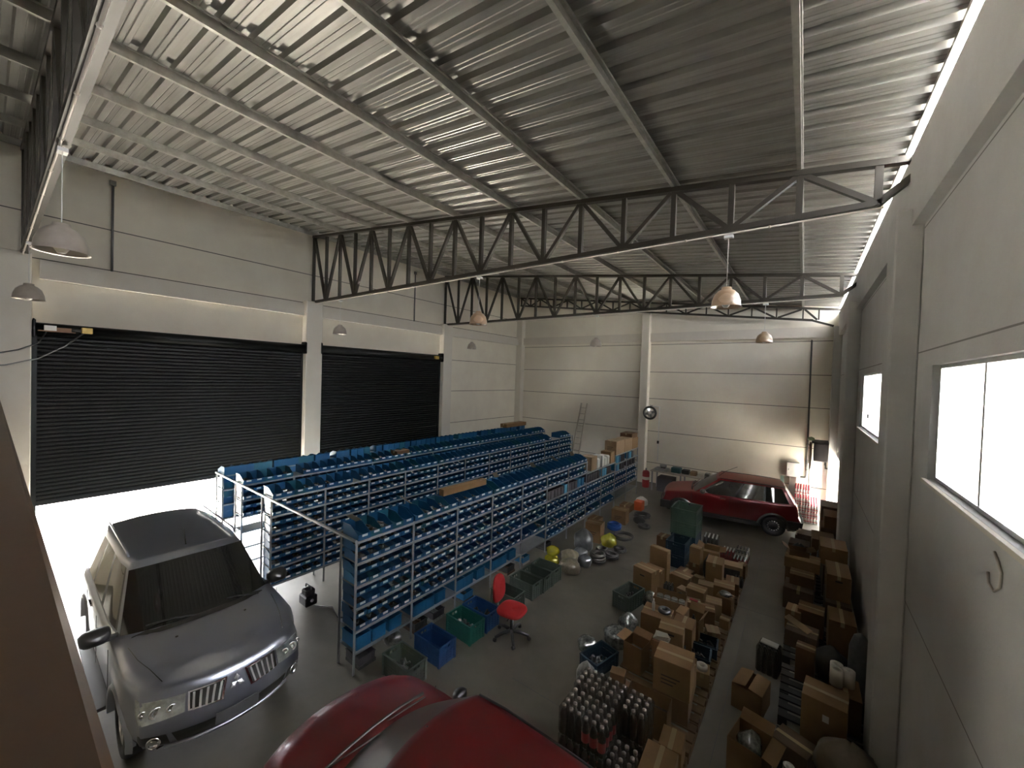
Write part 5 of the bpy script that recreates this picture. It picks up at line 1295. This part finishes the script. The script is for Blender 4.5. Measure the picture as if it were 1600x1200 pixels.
# ---- far wall: bench, fan, ladder, extinguisher drum
M_bench = mat('grey_bench_top', (0.42, .38, .32), .6, noise=(6, .5, (.28, .25, .21)))
t = thing('workbench', 'long grey workbench against the far wall behind the red hatchback', 'workbench', (9.35, 16.35, 0))
MB().cbox(-1.75, 1.75, -.34, .42, .76, .80, .006).build('bench_top', M_bench, t)
for x in (-1.68, -.6, .6, 1.68):
    for y in (-.30, .38): MB().box(x-.025, x+.025, y-.025, y+.025, 0, .76).build('leg', M_rack, t)
MB().box(-1.66, 1.66, .36, .40, .25, .30).build('rear_rail', M_rack, t)
MB().box(-1.5, -.9, -.25, .30, 0, .55).build('cabinet', M_dbox, None, (9.35, 16.35, 0)).name = 'under_bench_cabinet'
o = bpy.data.objects['under_bench_cabinet']; tag(o, 'dark cabinet standing under the left part of the workbench', 'cabinet')
zt = .801
M_teal = mat('teal_toolcase', (0.03, .11, .12), .5)
def smallbox(name, label, cat, x, y, w, d, h, m, rz=0):
    o = MB().cbox(-w/2, w/2, -d/2, d/2, 0, h, min(w, d, h)*.12).build(name, m, None, (x, y, zt), (0, 0, rz)); return tag(o, label, cat)
smallbox('tool_tray', 'flat grey tray at the left end of the workbench', 'tray', 7.98, 16.30, .50, .40, .10, M_metal)
t = thing('bench_grinder', 'small grey machine on top of the flat tray, left bench end', 'machine', (8.02, 16.32, zt+.101)); MB().lathe([(.06, -.12), (.07, -.10), (.07, .10), (.06, .12)], 14, M=Matrix.Translation((0, 0, .085)) @ Matrix.Rotation(R(90), 4, 'Y')).build('motor', M_metal, t); MB().box(-.09, .09, -.06, .06, 0, .03).build('foot', M_dark, t)
smallbox('toolcase', 'dark teal case on the workbench beside the grey tray', 'case', 8.52, 16.35, .36, .30, .20, M_teal)
smallbox('toolcase', 'black case on the bench between the teal case and beige carton', 'case', 8.86, 16.40, .26, .28, .16, M_dark)
for i, (x, w, h, m, l) in enumerate([(9.16, .22, .16, M_carton[3], 'beige open parts box on the middle of the workbench'), (9.42, .18, .13, M_cream, 'cream box next to the beige one on the workbench'), (9.64, .16, .17, M_part2, 'mottled bag-like box on the workbench centre'), (9.86, .14, .20, M_white, 'small white box on the workbench before the windscreen'), (10.10, .26, .13, M_dbox, 'dark box on the workbench right of the white box'), (10.45, .34, .10, M_metal, 'grey tray at the right part of the workbench')]):
    smallbox('bench_box', l, 'box', x, 16.32, w, .26, h, m)
tag(bag('paper litter at the left front corner of the bench', M_cream, 7.78, 15.95, .01, .01, .01, 60), None, None) if False else None
M_ext = mat('red_drum_paint', (0.32, .02, .025), .45, noise=(10, .5, (.20, .03, .03)))
t = thing('red_drum', 'tall dark red cylinder standing at the foot of the middle far pillar', 'gas cylinder', (7.34, 16.32, 0))
MB().lathe([(.13, 0), (.14, .02), (.14, .60), (.12, .66), (.05, .70)], 24).build('cylinder', M_ext, t); MB().lathe([(.035, .70), (.035, .77), (.02, .79), (0, .79)], 12).build('valve', M_metal, t)
MB().lathe([(.1415, .32), (.1415, .44)], 24, caps=False).build('paper_band', M_cream, t)
open_carton('small brown open box on the left front end of the bench', 7.74, 16.02, zt+.0, .22, .18, .10, R(5), 0, flaps=(0, 0, 0, 0)) if False else None
t = thing('wall_fan', 'round wall fan with pale hub on the middle far pillar', 'fan', (7.30, YD-.62, 3.05), R(0))
ring = [(.245*math.cos(a), 0, .245*math.sin(a)) for a in [2*math.pi*i/36 for i in range(36)]]
MB().tube(ring, .045, 10, closed=True).build('guard_ring', M_dark, t)
MR = Matrix.Rotation(R(90), 4, 'X')
b = MB()
for i in range(30):
    a = 2*math.pi*i/30; b.tube([(.05*math.cos(a), -.05, .05*math.sin(a)), (.15*math.cos(a), -.07, .15*math.sin(a)), (.235*math.cos(a), -.02, .235*math.sin(a))], .0025, 4)
b.build('wire_guard', M_metal, t)
MB().lathe([(0, .10), (.06, .095), (.07, .05), (.07, .0), (.15, -.01), (.15, -.03), (0, -.03)], 24, M=Matrix.Translation((0, .02, 0)) @ MR).build('hub', M_wt, t)
b = MB()
for i in range(4):
    a = i*math.pi/2+.3; M = Matrix.Rotation(-a, 4, 'Y') @ Matrix.Rotation(R(25), 4, 'X'); b.box(.05, .20, -.002, .002, -.05, .06, 0, M)
b.build('blade', M_metal, t)
b = MB(); b.beam((0, .02, 0), (0, .26, 0), .05, .05); b.beam((0, .05, .26), (0, .29, .30), .03, .03); b.tube([(0, .02, .28), (0, .10, .32), (-.1, .28, .33)], .01, 6); b.build('wall_arm', M_dark, t)
b = MB(); b.tube([(7.52, YD-.03, 3.28), (7.52, YD-.03, .95)], .018, 8); b.tube([(7.2, YD-.03, 3.30), (7.52, YD-.03, 3.30)], .016, 8); tag(b.build('wall_pipe', M_white), 'pale conduit dropping right of the wall fan on the far wall', 'conduit')
tag(MB().cbox(-.04, .04, -.05, 0, -.06, .06, .006).build('switch_box', M_dark, None, (7.52, YD-.05, 1.78)), 'small dark switch on the pale conduit right of the far pillar', 'switch')
M_lad = mat('worn_aluminium_ladder', (0.42, .38, .31), .5, .3)
t = thing('ladder', 'tall extension ladder leaning against the far wall left of the pillar', 'ladder', (3.95, YD-.02, 0))
for s in (-1, 1):
    MB().beam((s*.19-.10, -.75, 0.01), (s*.15+.06, -.06, 3.22), .035, .07).build('stile', M_lad, t)
for i in range(11):
    u = .05+i*.088; MB().tube([((-.19-.10)*(1-u)+(-.15+.06)*u, -.75+.69*u, .01+3.21*u), ((.19-.10)*(1-u)+(.15+.06)*u, -.75+.69*u, .01+3.21*u)], .014, 6).build('rung', M_lad, t)
# boxes stored low behind the racks by the far wall
carton('brown carton on the floor by the far wall behind the racks', 5.3, 16.5, 0, .5, .4, .45, 0, 2)
bag('dark bundle by the far wall between ladder and racks', M_hose, 4.7, 16.4, .3, .25, .9, 61)
